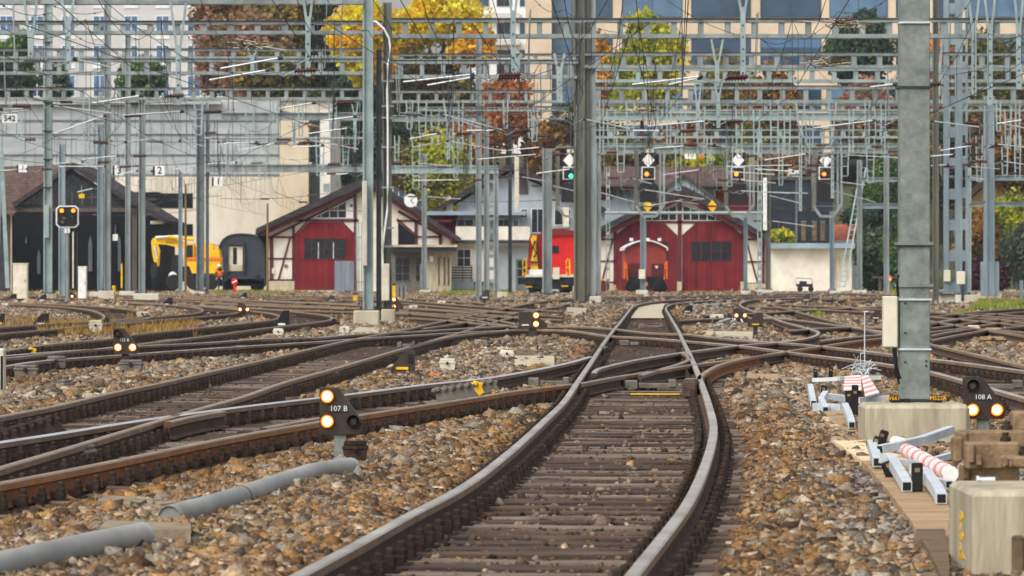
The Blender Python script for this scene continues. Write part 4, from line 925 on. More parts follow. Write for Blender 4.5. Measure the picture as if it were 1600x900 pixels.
for x,y in ((1113,322),(1012,322)):
    Y=346; mb=MB(); mb.px([(x,y-10),(x+8,y),(x,y+10),(x-8,y)],Y,.05,'yellow'); mb.rect(x-7.5,y-1,x+7.5,y+1,Y-.03,.02,'signal_black')
    top(mb,'diamond_sign','yellow diamond sign hanging '+('before the gable window of the right shed' if x>1050 else 'half behind the mast in front of the maroon wagon'),'sign','yellow diamond signs')
# single masts
mast(75,13,-80,473,'pale grey lattice-topped mast on a square concrete base at the far left','galv_light','h',28,.42,'concrete_yellow',Y=258,extra=lambda T,Y:[bands(75,14,(5,66,110,160,205,249,293))(T,Y),xbox(71,320,78,372,'galv_light','plate')(T,Y)])
mast(97,10,225,462,'slim blue grey mast behind the speed signal board','galv_blue','h',Y=300)
mast(157,9,194,466,'shorter of the two mast halves standing side by side before the black shed','galv_blue','h',20,.4,'concrete_pale',150,Y=282)
mast(168,10,-80,476,'tall mast of the side by side pair before the black shed','galv','h',25,.5,'concrete_pale',167,Y=270)
mast(282,6,268,458,'thin blue grey mast in front of the yellow excavator arm','galv_blue','h',Y=352)
mast(290,4,288,458,'thin brown wooden post in front of the yellow excavator','wood_pole','pole',Y=352)
mast(324,5,160,462,'thin mast right beside the dark mast with the pale lattice cover','galv_blue','h',Y=330.6)
mast(418,4,318,452,'brown wooden pole between the black coach and the left shed','wood_pole','pole',Y=350)
mast(663,8,240,458,'grey mast with a clock in front of the tan hut','galv','h',16,.3,'concrete_pale',664,Y=340)
mast(797,6,195,460,'thin mast with a white pole in front of the balcony of the grey house','dark_steel','h',Y=338,extra=xbox(804,245,811,332,'concrete_pale','white_pole'))
mast(1005,9,338,466,'grey mast in front of the maroon wagon','galv_blue','h',18,.34,'concrete_pale',1003,Y=323,extra=lambda T,Y:xbox(998,421,1008,436,'ivory','plate')(T,Y))
mast(1165,6,338,466,'thin mast at the corner of the right red shed','galv_blue','h',14,.3,'concrete_pale',Y=324)
mast(1200,8,240,463,'grey mast with a lamp beside the white garage','olive_steel','h',24,.3,'concrete_pale',1196,Y=338,extra=xbox(1192,278,1198,360,'white_paint','white_pole'))
mast(1300,7,330,463,'pale blue mast in front of the white garage wall','galv_blue','h',18,.3,'concrete_pale',1305,Y=326)
mast(1487,25,-80,478,'broad pale blue lattice mast with slotted windows beyond the near mast','galv_blue','slot',44,.44,'concrete_pale',1480,Y=240,extra=lambda T,Y:[xbox(1474,422,1484,440,'ivory','meter_box')(T,Y),xbox(1462,395,1467,422,'dark_steel','duct')(T,Y)])
mast(1506,12,-80,478,'second pale blue lattice mast with a tall switch cabinet','galv_blue','slot',34,.44,'concrete_pale',1510,Y=236,extra=lambda T,Y:[xbox(1494,424,1507,444,'ivory','switch_cabinet')(T,Y),xbox(1501,445,1505,470,'dark_steel','lever')(T,Y)])
mast(1462,9,-80,470,'dark steel mast half hidden behind the near grey mast','olive_steel','h',Y=228)
mast(1547,13,255,470,'blue grey post rising from a wide riveted base box on the grass','galv_blue','h',Y=262,extra=lambda T,Y:[xbox(1532,409,1561,462,'galv_blue','base_box',0)(T,Y),xbox(1527,458,1565,472,'concrete','foundation',-.02)(T,Y)])
mast(1596,5,438,475,'short blue post at the picture edge on the grass','galv_blue','h',Y=258)
mb=MB(); mb.bar(W(1311,448,345),W(1345,262,350),.10,.08,'galv_light'); mb.bar(W(1320,448,345),W(1353,262,350),.10,.08,'galv_light')
for i in range(24): t=i/23; mb.bar(W(1311+34*t,448-186*t,345+5*t),W(1320+33*t,448-186*t,345+5*t),.05,.05,'galv_light')
top(mb,'stay_ladder','leaning grey ladder strut propped against the mast by the garage','strut')
mb=MB(); mb.bar(W(12,450,255),W(2,235,255),.2,.14,'galv_light'); mb.bar(W(-4,450,255),W(2,235,255),.12,.12,'galv'); top(mb,'stay_strut','leaning grey strut at the far left picture edge','strut')
# near mast
Yn=44.6; T=thing('catenary_mast','massive near grey box mast on a long concrete base with a white cabinet','mast',(W(1431,0,Yn).x,Yn,GZ),'steel masts of the overhead line')
x=W(1431.5,0,Yn).x; w=47*Yn/F; zb=W(0,632,Yn).z; zt=W(0,-700,Yn).z
mb=MB(); mb.box((x,Yn+w/2+.12,(zb+zt)/2),(w,w,zt-zb),'galv_near',bev=.006); mb.build('mast',T)
found('foundation','',1352,1516,704,632,.95,'concrete_yellow',parent=T,bevel=.035)
for y,hh,m,ex in ((34,3,'zinc',1),(135,3,'dark_steel',4),(380,5,'galv_near',5),(384,2,'dark_steel',7),(446,5,'galv_near',5),(468,3,'zinc',2),(546,3,'zinc',2)):
    mb=MB(); c=W(1431.5,y,Yn); mb.box((x,Yn+w/2+.12,c.z),(w+ex*2*Yn/F,w+.04,hh*Yn/F),m); mb.build('band',T)
mb=MB(); a=W(1382,543,Yn); b=W(1404,463,Yn); mb.box(((a.x+b.x)/2,Yn+.2,(a.z+b.z)/2),(b.x-a.x,.2,b.z-a.z),'ivory',bev=.008); cb=mb.build('cabinet',T)
mb=MB(); mb.tube([W(1399,543,Yn),W(1400,570,Yn-.02),W(1406,592,Yn)],.014,'black_rubber',6); mb.tube([W(1395,543,Yn),W(1399,575,Yn-.02),W(1405,600,Yn)],.01,'black_rubber',6); mb.tube([W(1404,430,Yn),W(1402,440,Yn-.02),W(1403,463,Yn)],.012,'black_rubber',6); mb.build('cable',T)
mb=MB(); mb.box((x,Yn+w/2+.12,zb+.035),(w*1.25,w*1.2,.02),'dark_steel')
for sx in (-1.15,1.15):
    mb.box((x+sx*w*.62,Yn+.05,zb+.05),(.085,.16,.06),'fastening_iron',bev=.01); mb.box((x+sx*w*.62,Yn+.05,zb+.02),(.05,.1,.07),'black_steel')
mb.box((x-.3*w,Yn+.05,zb+.02),(.05,.1,.06),'black_steel'); mb.build('base_plate',T)
mb=MB(); c=W(1396,617,Yn); text_into(mb,'W661',(x-.78*w,Yn-.035,zb+.055),.05,'yellow',.002); text_into(mb,'M522A',(x+.72*w,Yn-.035,zb+.055),.05,'yellow',.002); mb.build('lettering',T)
for (u,v) in ((1416,474),(1416,520),(1416,566),(1449,564),(1449,572)): mb=MB(); c=W(u,v,Yn); mb.lathe((c.x,Yn+.12,c.z),[(.009,0),(.009,.01),(.004,.012)],'dark_steel',8,axis='Y'); mb.build('bolt',T)
# speed signal board
Y=250; T=thing('speed_signal','octagonal black signal board with white border and two orange lights on a thin post','signal',(W(105,0,Y).x,Y,GZ))
o8=lambda r,k,Y,d,m,mb:mb.px([(105+r*sx,338.5+r*.97*sy) for sx,sy in ((-1,-k),(-k,-1),(k,-1),(1,-k),(1,k),(k,1),(-k,1),(-1,k))],Y,d,m)
mb=MB(); o8(17.8,.72,Y,.15,'white_paint',mb); mb.build('border',T); mb=MB(); o8(15.8,.74,Y-.03,.15,'signal_black',mb); mb.build('board',T)
for dx,dy,m in ((-8.5,-9.5,'lamp_orange'),(9.5,-9.5,'lamp_orange'),(-7,8,'lamp_off'),(9,-1,'dark_steel'),(-5,2,'lamp_off')):
    c=W(105+dx,338.5+dy,Y-.04); mb=MB(); mb.lathe(c,[(.10,0),(.09,.04),(.03,.05)],m,12,axis='Y'); mb.build('lamp',T)
    mb=MB(); mb.box((c.x,c.y-.06,c.z+.11),(.24,.14,.02),'signal_black'); mb.build('hood',T)
mb=MB(); x=W(105,0,Y).x; mb.tube([(x,Y+.2,GZ),(x,Y+.2,W(0,350,Y).z)],.09,'galv',8); mb.build('post',T)
mb=MB(); mb.rect(101,357,109,364,Y,.06,'white_paint'); text_into(mb,'E',W(105,360.5,Y-.01),.16,'black_steel',.01); mb.build('plate',T)
mb=MB(); mb.rect(113,362,115,450,Y+.1,.12,'ivory'); mb.rect(119,362,121,455,Y+.5,.12,'timber_grey'); top(mb,'cable_duct','pair of upright cable ducts beside the speed signal post','duct')
# signs on the portals
def sign(x0,y0,x1,y1,Y,txt,label,m='white_paint',tm='black_steel',size=.66,dark_left=False):
    mb=MB(); mb.rect(x0,y0,x1,y1,Y,.06,m)
    if dark_left: mb.rect(x0-3,y0+1,x0-.3,y1,Y+.02,.3,'signal_black')
    if txt: text_into(mb,txt,W((x0+x1)/2,(y0+y1)/2,Y-.012),(y1-y0)*Y/F*size*1.35,tm,.008)
    c=W((x0+x1)/2,y0,Y); mb.tube([(c.x,Y+.03,c.z),(c.x,Y+.03,c.z+.5)],.02,'galv',5)
    top(mb,'number_sign' if txt else 'sign_plate',label,'sign')
sign(3,178,27,192,150,'542','white sign with the number 542 at the far left edge')
sign(179,259,193,274,232,'3','white track sign with the number 3 beside the paired masts',dark_left=True,size=.8)
sign(242,259,257,274,232,'2','white track sign with the number 2 above the dark hall opening',dark_left=True,size=.8)
sign(334,276,348,291,232,'1','white track sign with the number 1 in front of the cream hall wall',dark_left=True,size=.8)
sign(29,257,42,269,290,'1','white double track sign over the brown tiled shed roof',size=.75,dark_left=True)
sign(123,303,132,309.5,300,None,'small yellow plate hanging in front of the dark shed gable','yellow')
sign(176,366,184,376,270,None,'small white plate on the mast pair before the black shed')
sign(1070,236,1087,248,331,'10','white sign with a number hanging behind the signal gantry',size=.7)
sign(1092,237,1100,247,331,None,'small orange plate beside the white sign behind the signal gantry','orange')
# clock
T=thing('station_clock','round white clock on the mast in front of the left shed roof','clock',W(642,322,338)); c=W(642,313.5,338)
mb=MB(); mb.lathe(c,[(.44,0),(.44,.10),(.40,.105)],'frame_white',28,axis='Y'); mb.build('case',T)
mb=MB(); mb.bar(c+Vector((0,-.12,0)),c+Vector((.16,-.12,.2)),.03,.02,'black_steel'); mb.bar(c+Vector((-.05,-.12,.05)),c+Vector((.2,-.12,-.22)),.04,.02,'black_steel'); mb.build('hands',T)
mb=MB(); mb.bar(c+Vector((.4,0,0)),W(660,312,338),.05,.05,'galv'); mb.build('bracket',T)

# registration arms with insulators
ARM=[(115,92,172,105),(222,149,145,161),(80,165,183,178),(286,174,192,180),(165,180,86,208),(440,90,345,107),(420,109,327,125),(492,160,436,170),(556,182,506,188),(546,200,480,209),(402,222,350,224),(441,222,373,235),(480,218,560,233),(505,227,458,231),(490,256,447,248),(370,254,325,256),(546,271,525,272.5),(0,171,36,170),(-4,178,42,172.5),(195,222,238,217),(280,220,322,229),(185,243,128,249),(130,253,83,256),(165,260,92,260),(43,264,-6,267),(310,258,270,265),(215,267,176,274),(147,294,121,300),
(740,116,630,128),(740,120.5,668,133),(688,177,750,200),(691,178,785,203),(775,203.5,730,204),(686,208,640,217),(698,220,782,235),(845,230,785,236),(840,241,744,249),(650,255,705,259),(640,274,658,277),(720,281,645,282),(893,264,838,271),(813,276,852,283),(862,290,896,298),(1097,119,988,132),(1095,121.5,1045,132),(912,186,984,201),(1034,204,989,204),(1105,189,1012,197),(1080,227,1020,232),(1115,226,1152,232),(1095,265,1036,273),(985,278,1018,287),(1005,296,1100,311),(935,300,1000,318),(1240,258,1135,260),(1213,273,1138,268),(1155,281,1212,286),(1155,298,1235,302),(1165,299,1262,302),(1200,305,1253,318),(1262,240,1195,250),(1310,284,1352,289),(1302,298,1368,316),(1400,131,1360,136),(1367,188,1272,200),(1318,242,1405,246.5),(1455,189,1530,198.5),(1492,241,1455,244),(1482,257,1455,259),(1522,227,1470,235),(1600,187,1558,193),(1560,192,1610,202),(1555,225,1610,231),(1565,252,1610,258),(1513,260,1562,264),(1512,276,1550,283),(1240,268,1180,264),(640,231,672,225),(665,307,720,311),(1205,345,1272,354),(1068,312,1010,322),(1052,313,1092,319)]
cnt=0
for i,(x0,y0,x1,y1) in enumerate(ARM):
    Y=max(112,min(335,F*4.75/(YH-(y0+y1)/2))); a=W(x0,y0,Y); b=W(x1,y1,Y+.25)
    T=thing('registration_arm','white tubular arm steadying an overhead wire in the tangle above the yard','registration arm',(b.x,b.y,b.z),'white registration arms of the overhead line')
    mb=MB(); mb.tube([a,b],.022 if Y<240 else .028,'tube',8); mb.tube([a-(b-a).normalized()*.02,a+(b-a).normalized()*.08],.05,'dark_steel',8); mb.build('tube',T)
    sg=1 if x0>x1 else -1; e=a+Vector((sg*.35,.1,-.16)); g=a+Vector((sg*.62,.1,-.02)); h=a+Vector((sg*1.15,.1,.0))
    mb=MB(); mb.tube([a,e,g],.016,'galv',6); mb.build('crank',T)
    mb=MB(); n=7; d=(h-g)
    for k in range(n): p=g+d*(k/n); mb.tube([p,p+d*.06,p+d*.07,p+d*(1/n)],[.075,.075,.04,.04],'insulator' if (i*7)%5 else 'insulator_grey',10)
    mb.build('insulator',T)
    mb=MB(); hz=min(a.z+1.5,a.z+1.5); mb.tube([h,h+Vector((sg*.2,0,.05)),Vector((h.x+sg*.25,h.y,h.z+1.6))],.02,'galv',5); mb.build('hanger',T); cnt+=1

# overhead wires: contact wire, sagging carrier and droppers along each track, plus cross feeders
def wire_line(label,path,zc=5.45,ys=(85,143,190,232,256,290,330,372),amp=.25,r=.008,stag=0):
    P=[]
    for k,y in enumerate(ys):
        x=np.interp(y,[p[1] for p in path],[p[0] for p in path]); P.append(Vector((x+(amp if k%2 else -amp),y,zc)))
    T=thing('overhead_line',label,'overhead line',P[0],'overhead lines strung along the tracks')
    mb=MB(); mb.tube(P,r,'wire',4); mb.build('contact_wire',T)
    Q=[]; u=MB(); u.tube([(0,0,0),(0,0,1)],.007,'wire',3,cap=False); DM=u.build('dropper'); me=DM.data; bpy.data.objects.remove(DM); o0=Vector(T['_o'])
    for a,b in zip(P[:-1],P[1:]):
        n=7
        for j in range(n):
            t=j/n; z=1.75-1.25*4*t*(1-t); p=a.lerp(b,t); q=Vector((p.x,p.y,zc+z)); Q.append(q)
            if p.y>100: d=bpy.data.objects.new('dropper',me); COL.objects.link(d); d.parent=T; d.location=p-o0; d.scale=(1,1,z)
    Q.append(P[-1]+Vector((0,0,1.75)))
    mb=MB(); mb.tube(Q,r,'wire',4); mb.build('carrier_wire',T)
def path_of(key,shift=0,first=0):
    m=np.concatenate(MIDS[key]); m=m[np.argsort(m[:,1])]; m=m[m[:,1]>30]
    yb=np.arange(30,400,12); xs=[]; yy=[]
    for y in yb:
        k=np.abs(m[:,1]-y)<10
        if k.any(): xs.append(float(np.median(m[k,0]))+shift); yy.append(float(y))
    if len(yy)<2: return None
    k0=(xs[min(4,len(xs)-1)]-xs[0])/(yy[min(4,len(yy)-1)]-yy[0]); k1=(xs[-1]-xs[max(-4,-len(xs))])/(yy[-1]-yy[max(-4,-len(yy))]+1e-6)
    k0=max(-.2,min(.2,k0)); k1=max(-.2,min(.2,k1))
    return [(xs[0]-k0*30,yy[0]-30)]+list(zip(xs,yy))+[(xs[-1]+k1*60,yy[-1]+60)]
for key,lab in (('main','the polished main track'),('second','the straight second track'),('cross','the long crossing track'),('hook','the hooked track'),('weeds','the weedy loop track'),('farA','the track to the black coach'),('farC','the track before the grey house'),('farE','the far right curved track'),('farD','the track before the right shed')):
    p=path_of(key)
    if p: wire_line('thin dark overhead line with droppers strung above '+lab,p)
for x0,x1,lab in ((-9,-16,'left of the pale grey mast toward the cream hall'),(-3,-11,'from the top middle toward the left shed'),(2.6,9,'from the top middle toward the white garage'),(5,12.5,'behind the near mast toward the right bushes'),(9,18,'at the far right toward the yellow house'),(-6,-20,'toward the dark engine shed'),(0.6,5.2,'toward the caged signals'),(-1.4,-2.6,'toward the grey house'),(-12,-23,'over the brown tiled roof')):
    wire_line('dark overhead line with droppers running '+lab,[(x0,60),(x1,400)],5.5,ys=(78,120,160,200,240,280,320,375))
def feeder(label,pts,z,r=.009):
    P=[W(x,y,F*(z-H)/(YH-y)) for x,y in pts]; Q=[]
    for a,b in zip(P[:-1],P[1:]):
        for t in np.linspace(0,1,8,endpoint=False): p=a.lerp(b,t); p.z-=.25*4*t*(1-t); Q.append(p)
    Q.append(P[-1]); mb=MB(); mb.tube(Q,r,'wire',4)
    for p in Q[2::5]: mb.tube([p+Vector((0,-.05,0)),p+Vector((0,.05,0))],.03,'wire',6)
    top(mb,'feeder_wire',label,'wire','slack feeder wires crossing the upper yard')
feeder('slack dark feeder wire falling from the top corner past the grey hotel windows',[(-20,-10),(80,20),(165,70),(290,118)],8.2)
feeder('second dark feeder wire falling across the hotel windows to the middle',[(60,-6),(160,18),(290,52),(330,62)],9.2)
feeder('dark feeder wire crossing from the pale mast top to the middle portals',[(505,-10),(575,48),(640,105),(760,172)],7.9)
feeder('dark feeder wire crossing the big blue office windows',[(1030,-8),(1190,60),(1265,96),(1330,140)],8.6)
feeder('dark feeder wire rising behind the near mast at the top edge',[(1520,-6),(1478,28),(1440,60)],9.0)
feeder('dark feeder wire between the yellow tree and the office tower',[(830,-8),(880,15),(990,50),(1080,62)],9.4)
feeder('dark feeder wire sagging in front of the dark pine',[(1180,55),(1240,60),(1310,18),(1400,-12)],9.2)
feeder('dark feeder wire dropping along the red leafed tree',[(310,-10),(352,60),(362,95),(366,180)],7.4)
# cross span wires (pull-offs) between portals: thin horizontals
for i,(x0,y0,x1,y1,Y) in enumerate(((0,248,345,252,300),(330,216,560,217,300),(0,212,560,214,302),(640,312,1000,300,340),(640,204,905,203,285),(80,330,320,326,330),(640,170,905,168,270),(925,146,1400,147,262),(1455,220,1600,222,300),(1455,320,1600,300,330),(60,300,345,306,330),(430,300,575,330,345),(640,320,720,322,345),(345,310,575,290,345),(0,150,345,152,256),(600,250,905,262,320),(925,300,1190,305,340),(1190,320,1290,318,340))):
    a=W(x0,y0,Y);b=W(x1,y1,Y); mb=MB(); P=[a.lerp(b,t)-Vector((0,0,.35*4*t*(1-t))) for t in np.linspace(0,1,14)]; mb.tube(P,.016,'wire',4)
    for t in (.3,.62): p=a.lerp(b,t); p.z-=.35*4*t*(1-t); mb.tube([p-Vector((.3,0,0)),p+Vector((.3,0,0))],.06,'insulator',8)
    top(mb,'span_wire','thin cross span wire with brown insulators pulled between masts across the yard','wire','cross span wires of the yard')
# bird nest like bundles of twigs on the line
for lab,x,y,Y in (('twig nest caught on the overhead line above the red leafed tree',390,70,150),('twig nest on the far left mast',78,138,256),('twig nest on the line near the dark pine',1290,96,160),('twig nest hanging in front of the big blue windows',1320,38,150),('twig nest on the girder end beside the central mast',888,180,236),('twig nest in the droppers before the yellow green tree',1008,172,232),('twig nest hanging below the pale girder',1255,222,300),('twig nest on the girder above the left shed',480,195,290)):
    r=random.Random(x); c=W(x,y,Y); mb=MB()
    for i in range(40):
        p=c+Vector((r.gauss(0,.25),r.gauss(0,.2),r.gauss(0,.07))); d=Vector((r.gauss(0,.25),r.gauss(0,.2),r.gauss(0,.07))); mb.tube([p-d,p+d],.012,('wood_pole','ivory','bark')[i%3],4)
    top(mb,'twig_nest',lab,'nest','twig nests on the overhead line')
# ---------------------------------------------------------------- buildings
def bthing(name,label,cat,px,Y,group=None): return thing(name,label,cat,(W(px,0,Y).x,Y,-.2),group)
def part(T,name,draw): mb=MB(); draw(mb); return mb.build(name,T)
def window(T,x0,y0,x1,y1,Y,glass='glass_dark',frame='frame_white',fw=1.2,nx=2,ny=1,blind=None):
    f=part(T,'window',lambda m:[m.rect(x0,y0,x1,y0+fw,Y-.08,.12,frame),m.rect(x0,y1-fw,x1,y1,Y-.08,.12,frame),m.rect(x0,y0+fw,x0+fw,y1-fw,Y-.08,.12,frame),m.rect(x1-fw,y0+fw,x1,y1-fw,Y-.08,.12,frame)]
      +[m.rect(x0+(x1-x0)*k/nx-fw*.35,y0+fw,x0+(x1-x0)*k/nx+fw*.35,y1-fw,Y-.07,.08,frame) for k in range(1,nx)]+[m.rect(x0+fw,y0+(y1-y0)*k/ny-fw*.3,x1-fw,y0+(y1-y0)*k/ny+fw*.3,Y-.065,.07,frame) for k in range(1,ny)])
    part(f,'pane',lambda m:m.rect(x0+fw*.5,y0+fw*.5,x1-fw*.5,y1-fw*.5,Y-.03,.025,glass))
    if blind: part(f,'blind',lambda m:m.rect(x0+fw,y0+fw,x1-fw,y0+(y1-y0)*blind,Y-.055,.02,'blind_blue'))
    return f
# left half timbered shed
Y=372; T=bthing('engine_shed','half timbered red and white shed with a wide dark roof beside the black coach','shed',560,Y)
part(T,'wall',lambda m:m.px([(420,458),(420,364),(576,290),(702,368),(702,458)],Y,24,'render_white'))
part(T,'plinth',lambda m:m.rect(418,439,460,458,Y-.12,.1,'concrete'))
part(T,'roof',lambda m:[m.px([(399,366),(400,357),(576,274),(576,287)],Y-1.2,27,'roof_slate'),m.px([(717,378),(716,369),(576,274),(576,287)],Y-1.2,27,'roof_slate')])
part(T,'bargeboard',lambda m:[m.strip((406,367),(576,291),6,Y-.9,.3,'maroon'),m.strip((712,377),(576,291),6,Y-.9,.3,'maroon')])
def tim(m):
    for a,b,w in (((424,370),(424,440),6),((458.5,352),(458.5,456),4.5),((555,300),(555,456),4.5),((420,370.5),(460,370.5),3),((420,404),(460,404),2.4),((420,437.5),(460,437.5),2.4),((453,372),(435,437),2.6),((460,344.5),(560,344.5),4),((480,346.5),(460,368),2.5),((534,346.5),(553,366),2.5),
      ((620,345),(705,345),3),((650,345),(650,382),5),((620,342),(648,366),3),((688,362),(688,384),5),((650,370),(690,370),3),((420,372),(556,305),3),((576,300),(576,340),4),((622,330),(690,368),4)): m.strip(a,b,w,Y-.09,.1,'maroon')
part(T,'timber_frame',tim)
d=part(T,'door',lambda m:m.px([(461,453),(461,369),(483,347),(532,347),(553,367),(553,453)],Y-.06,.06,'door_red'))
part(d,'door_gap',lambda m:m.rect(506.4,347.5,507.4,453,Y-.075,.02,'maroon'))
w=part(d,'door_window',lambda m:m.rect(475,372.5,540,405,Y-.085,.03,'glass_dark'))
part(T,'muntin',lambda m:[m.rect(x-.5,372.5,x+.5,405,Y-.11,.03,'maroon') for x in (475,487,507,519,540)]+[m.rect(497,379,498,405,Y-.1,.03,'frame_white'),m.rect(520.5,379,521.5,405,Y-.1,.03,'frame_white'),m.rect(475,372,540,373.5,Y-.11,.03,'maroon'),m.rect(475,404,540,405.5,Y-.11,.03,'maroon'),m.rect(475,388,540,388.8,Y-.1,.03,'dark_steel')])
gw=part(T,'gable_window',lambda m:m.px([(488,341),(553,309),(553,341)],Y-.05,.04,'glass_dark'))
part(gw,'muntin',lambda m:[m.strip((x,341),(x,341-(x-488)*.49),1,Y-.08,.04,'frame_white') for x in (502,515,528,541)]+[m.strip((488,341),(553,309),1.4,Y-.08,.04,'frame_white'),m.rect(488,340,553,341.4,Y-.08,.04,'frame_white'),m.strip((513,329),(553,329),.9,Y-.08,.04,'frame_white')])
part(gw,'panel',lambda m:[m.px([(541,340),(541,315.5),(552,310.5),(552,340)],Y-.09,.03,'frame_white'),m.lathe(W(549,321.5,Y-.1),[(.11,0),(.1,.02)],'dark_steel',12,axis='Y')])
part(T,'opening',lambda m:m.px([(622,383),(622,347),(648,368),(648,383)],Y-.1,.08,'interior_shade'))  # dark slab on the wall, painting the shade inside an opening
part(T,'ridge_skylight',lambda m:[m.px([(614,302),(614,290),(660,322),(660,330)],Y-1.0,6,'glass_sky')]+[m.strip((614+9*k,302+5.6*k),(614+9*k,290+6.2*k),1.2,Y-1.06,.06,'frame_white') for k in range(6)]+[m.strip((612,290),(662,323),2.5,Y-1.2,8,'timber_grey')])
part(T,'roof_vent',lambda m:[m.rect(505.5,287,514.5,300,Y+3,.5,'galv'),m.px([(506,310),(504,306),(516,303),(516,306)],Y+2.6,1,'white_paint')])
part(T,'lifebuoy_sign',lambda m:m.rect(425,419,429,427,Y-.14,.03,'ivory'))
part(T,'wall_vent',lambda m:m.lathe(W(447,416,Y-.02),[(.15,0),(.14,.04)],'grey_iron',12,axis='Y'))
# corrugated fence
mb=MB(); n=24
for k in range(n): x=523+(553-523)*k/n; mb.rect(x,407.5+(k%2)*.6,x+30/n,456,360+(k%2)*.06,.05,'corrugated')
top(mb,'corrugated_fence','grey corrugated metal fence standing in front of the red shed doors','fence')
mb=MB()
for x in (556,560,564): mb.rect(x,347,x+1.6,457,361,.08,'galv_blue')
for y in (370,405,440): mb.rect(555,y,567,y+1.5,361.1,.06,'galv_blue')
top(mb,'steel_gate','tall blue grey barred gate beside the corrugated fence','gate')
# tan flat roofed hut
Y=362; T=bthing('flat_hut','low flat roofed tan hut with three narrow slots in front of the left shed','hut',660,Y)
part(T,'wall',lambda m:[m.rect(612,392,668,460,Y+.6,6,'annex_wall'),m.rect(667,392,705,460,Y,7,'concrete_yellow')])
part(T,'roof',lambda m:[m.rect(608,382.5,714,386,Y-1.4,9,'concrete'),m.rect(610,386,712,393,Y-1.2,8.6,'slate_dark')])
for x in (684.5,693,699.5): part(T,'slot',lambda m:m.rect(x,402,x+2.4,446,Y-.04,.05,'timber_grey'))
for x0,x1 in ((617,641),(649,664)): window(T,x0,402,x1,440,Y+.6,'glass_dark','annex_wall',1.2,2,3)
part(T,'door',lambda m:m.rect(656,412,669,457,Y+.5,.08,'galv_blue'))
part(T,'lamp_box',lambda m:m.rect(672,400,677,409,Y-.2,.2,'white_paint'))
# right half timbered shed
Y=380; T=bthing('engine_shed','half timbered maroon shed with two big door pairs behind the maroon wagon','shed',1066,Y)
part(T,'wall',lambda m:m.px([(934,458),(934,368),(1068,304),(1196,370),(1196,458)],Y,24,'render_white'))
part(T,'plinth',lambda m:[m.rect(932,445,962,458,Y-.1,.1,'concrete'),m.rect(1162,443,1198,458,Y-.1,.1,'concrete')])
part(T,'roof',lambda m:[m.px([(922,370),(923,362),(1040,303),(1068,290),(1068,302)],Y-1.2,27,'roof_slate'),m.px([(1210,383),(1209,375),(1096,304),(1068,290),(1068,302)],Y-1.2,27,'roof_slate')])
part(T,'bargeboard',lambda m:[m.strip((930,372),(1068,306),9,Y-.8,.3,'maroon'),m.strip((1204,383),(1068,306),9,Y-.8,.3,'maroon'),m.px([(1040,316),(1068,300),(1096,316)],Y-.7,.2,'maroon')])
part(T,'timber_frame',lambda m:[m.strip(a,b,w,Y-.09,.1,'maroon') for a,b,w in (((961,354),(961,455),5),((1062,305),(1062,455),6),((1161,352),(1161,455),5),((934,374),(962,374),3),((934,408),(962,408),2.4),((934,441),(962,441),2.4),((1160,374),(1196,374),3),((1160,409),(1196,409),2.4),((1160,443),(1196,443),2.4),((960,347),(1164,347),4),((1166,376),(1184,443),2.6),((957,376),(940,441),2.6),((1192,372),(1192,456),6),((986,349),(962,369),2.4),((1037,349),(1058,369),2.4),((1088,349),(1066,369),2.4),((1137,349),(1159,369),2.4))])
for k,(x0,x1) in enumerate(((963.5,1058.5),(1066,1159))):
    xa=x0+22; xb=x1-22; d=part(T,'door',lambda m:m.px([(x0,455),(x0,369),(xa,349),(xb,349),(x1,369),(x1,455)],Y-.06,.06,'door_maroon'))
    part(d,'door_gap',lambda m:m.rect((x0+x1)/2-.5,349.5,(x0+x1)/2+.5,455,Y-.075,.02,'maroon'))
    wx0,wx1=((980,1043),(1080,1143))[k]
    w=part(d,'door_window',lambda m:m.rect(wx0,377,wx1,408,Y-.085,.03,'glass_dark'))
    part(T,'muntin',lambda m:[m.rect(x-.7,377,x+.7,408,Y-.11,.03,'maroon') for x in (wx0,wx0+15.5,wx0+31.5,wx0+47,wx1)]+[m.rect(wx0,y,wx1,y+.6,Y-.1,.03,'maroon') for y in (377,392,407.5)])
def gwin(m): m.px([(992,345),(1014,334),(1058,321),(1058,345)],Y-.05,.04,'glass_dark'); m.px([(1132,345),(1112,334),(1066,321),(1066,345)],Y-.05,.04,'glass_dark')
gw=part(T,'gable_window',gwin)
part(gw,'muntin',lambda m:[m.strip((x,345),(x,max(322,345-(x-990)*.45)),1.1,Y-.08,.04,'frame_white') for x in (1006,1019,1032,1045,1057)]+[m.strip((x,345),(x,max(322,345-(1134-x)*.45)),1.1,Y-.08,.04,'frame_white') for x in (1067,1079,1092,1105,1118)]+[m.rect(990,344,1058,345.5,Y-.08,.04,'frame_white'),m.rect(1066,344,1134,345.5,Y-.08,.04,'frame_white'),m.strip((990,345),(1058,320),1.2,Y-.08,.04,'frame_white'),m.strip((1134,345),(1066,320),1.2,Y-.08,.04,'frame_white')])
part(T,'door_bollard',lambda m:[m.rect(1058,440,1065,457,Y-.7,.5,'concrete'),m.rect(1157,440,1162,457,Y-.7,.5,'concrete')])
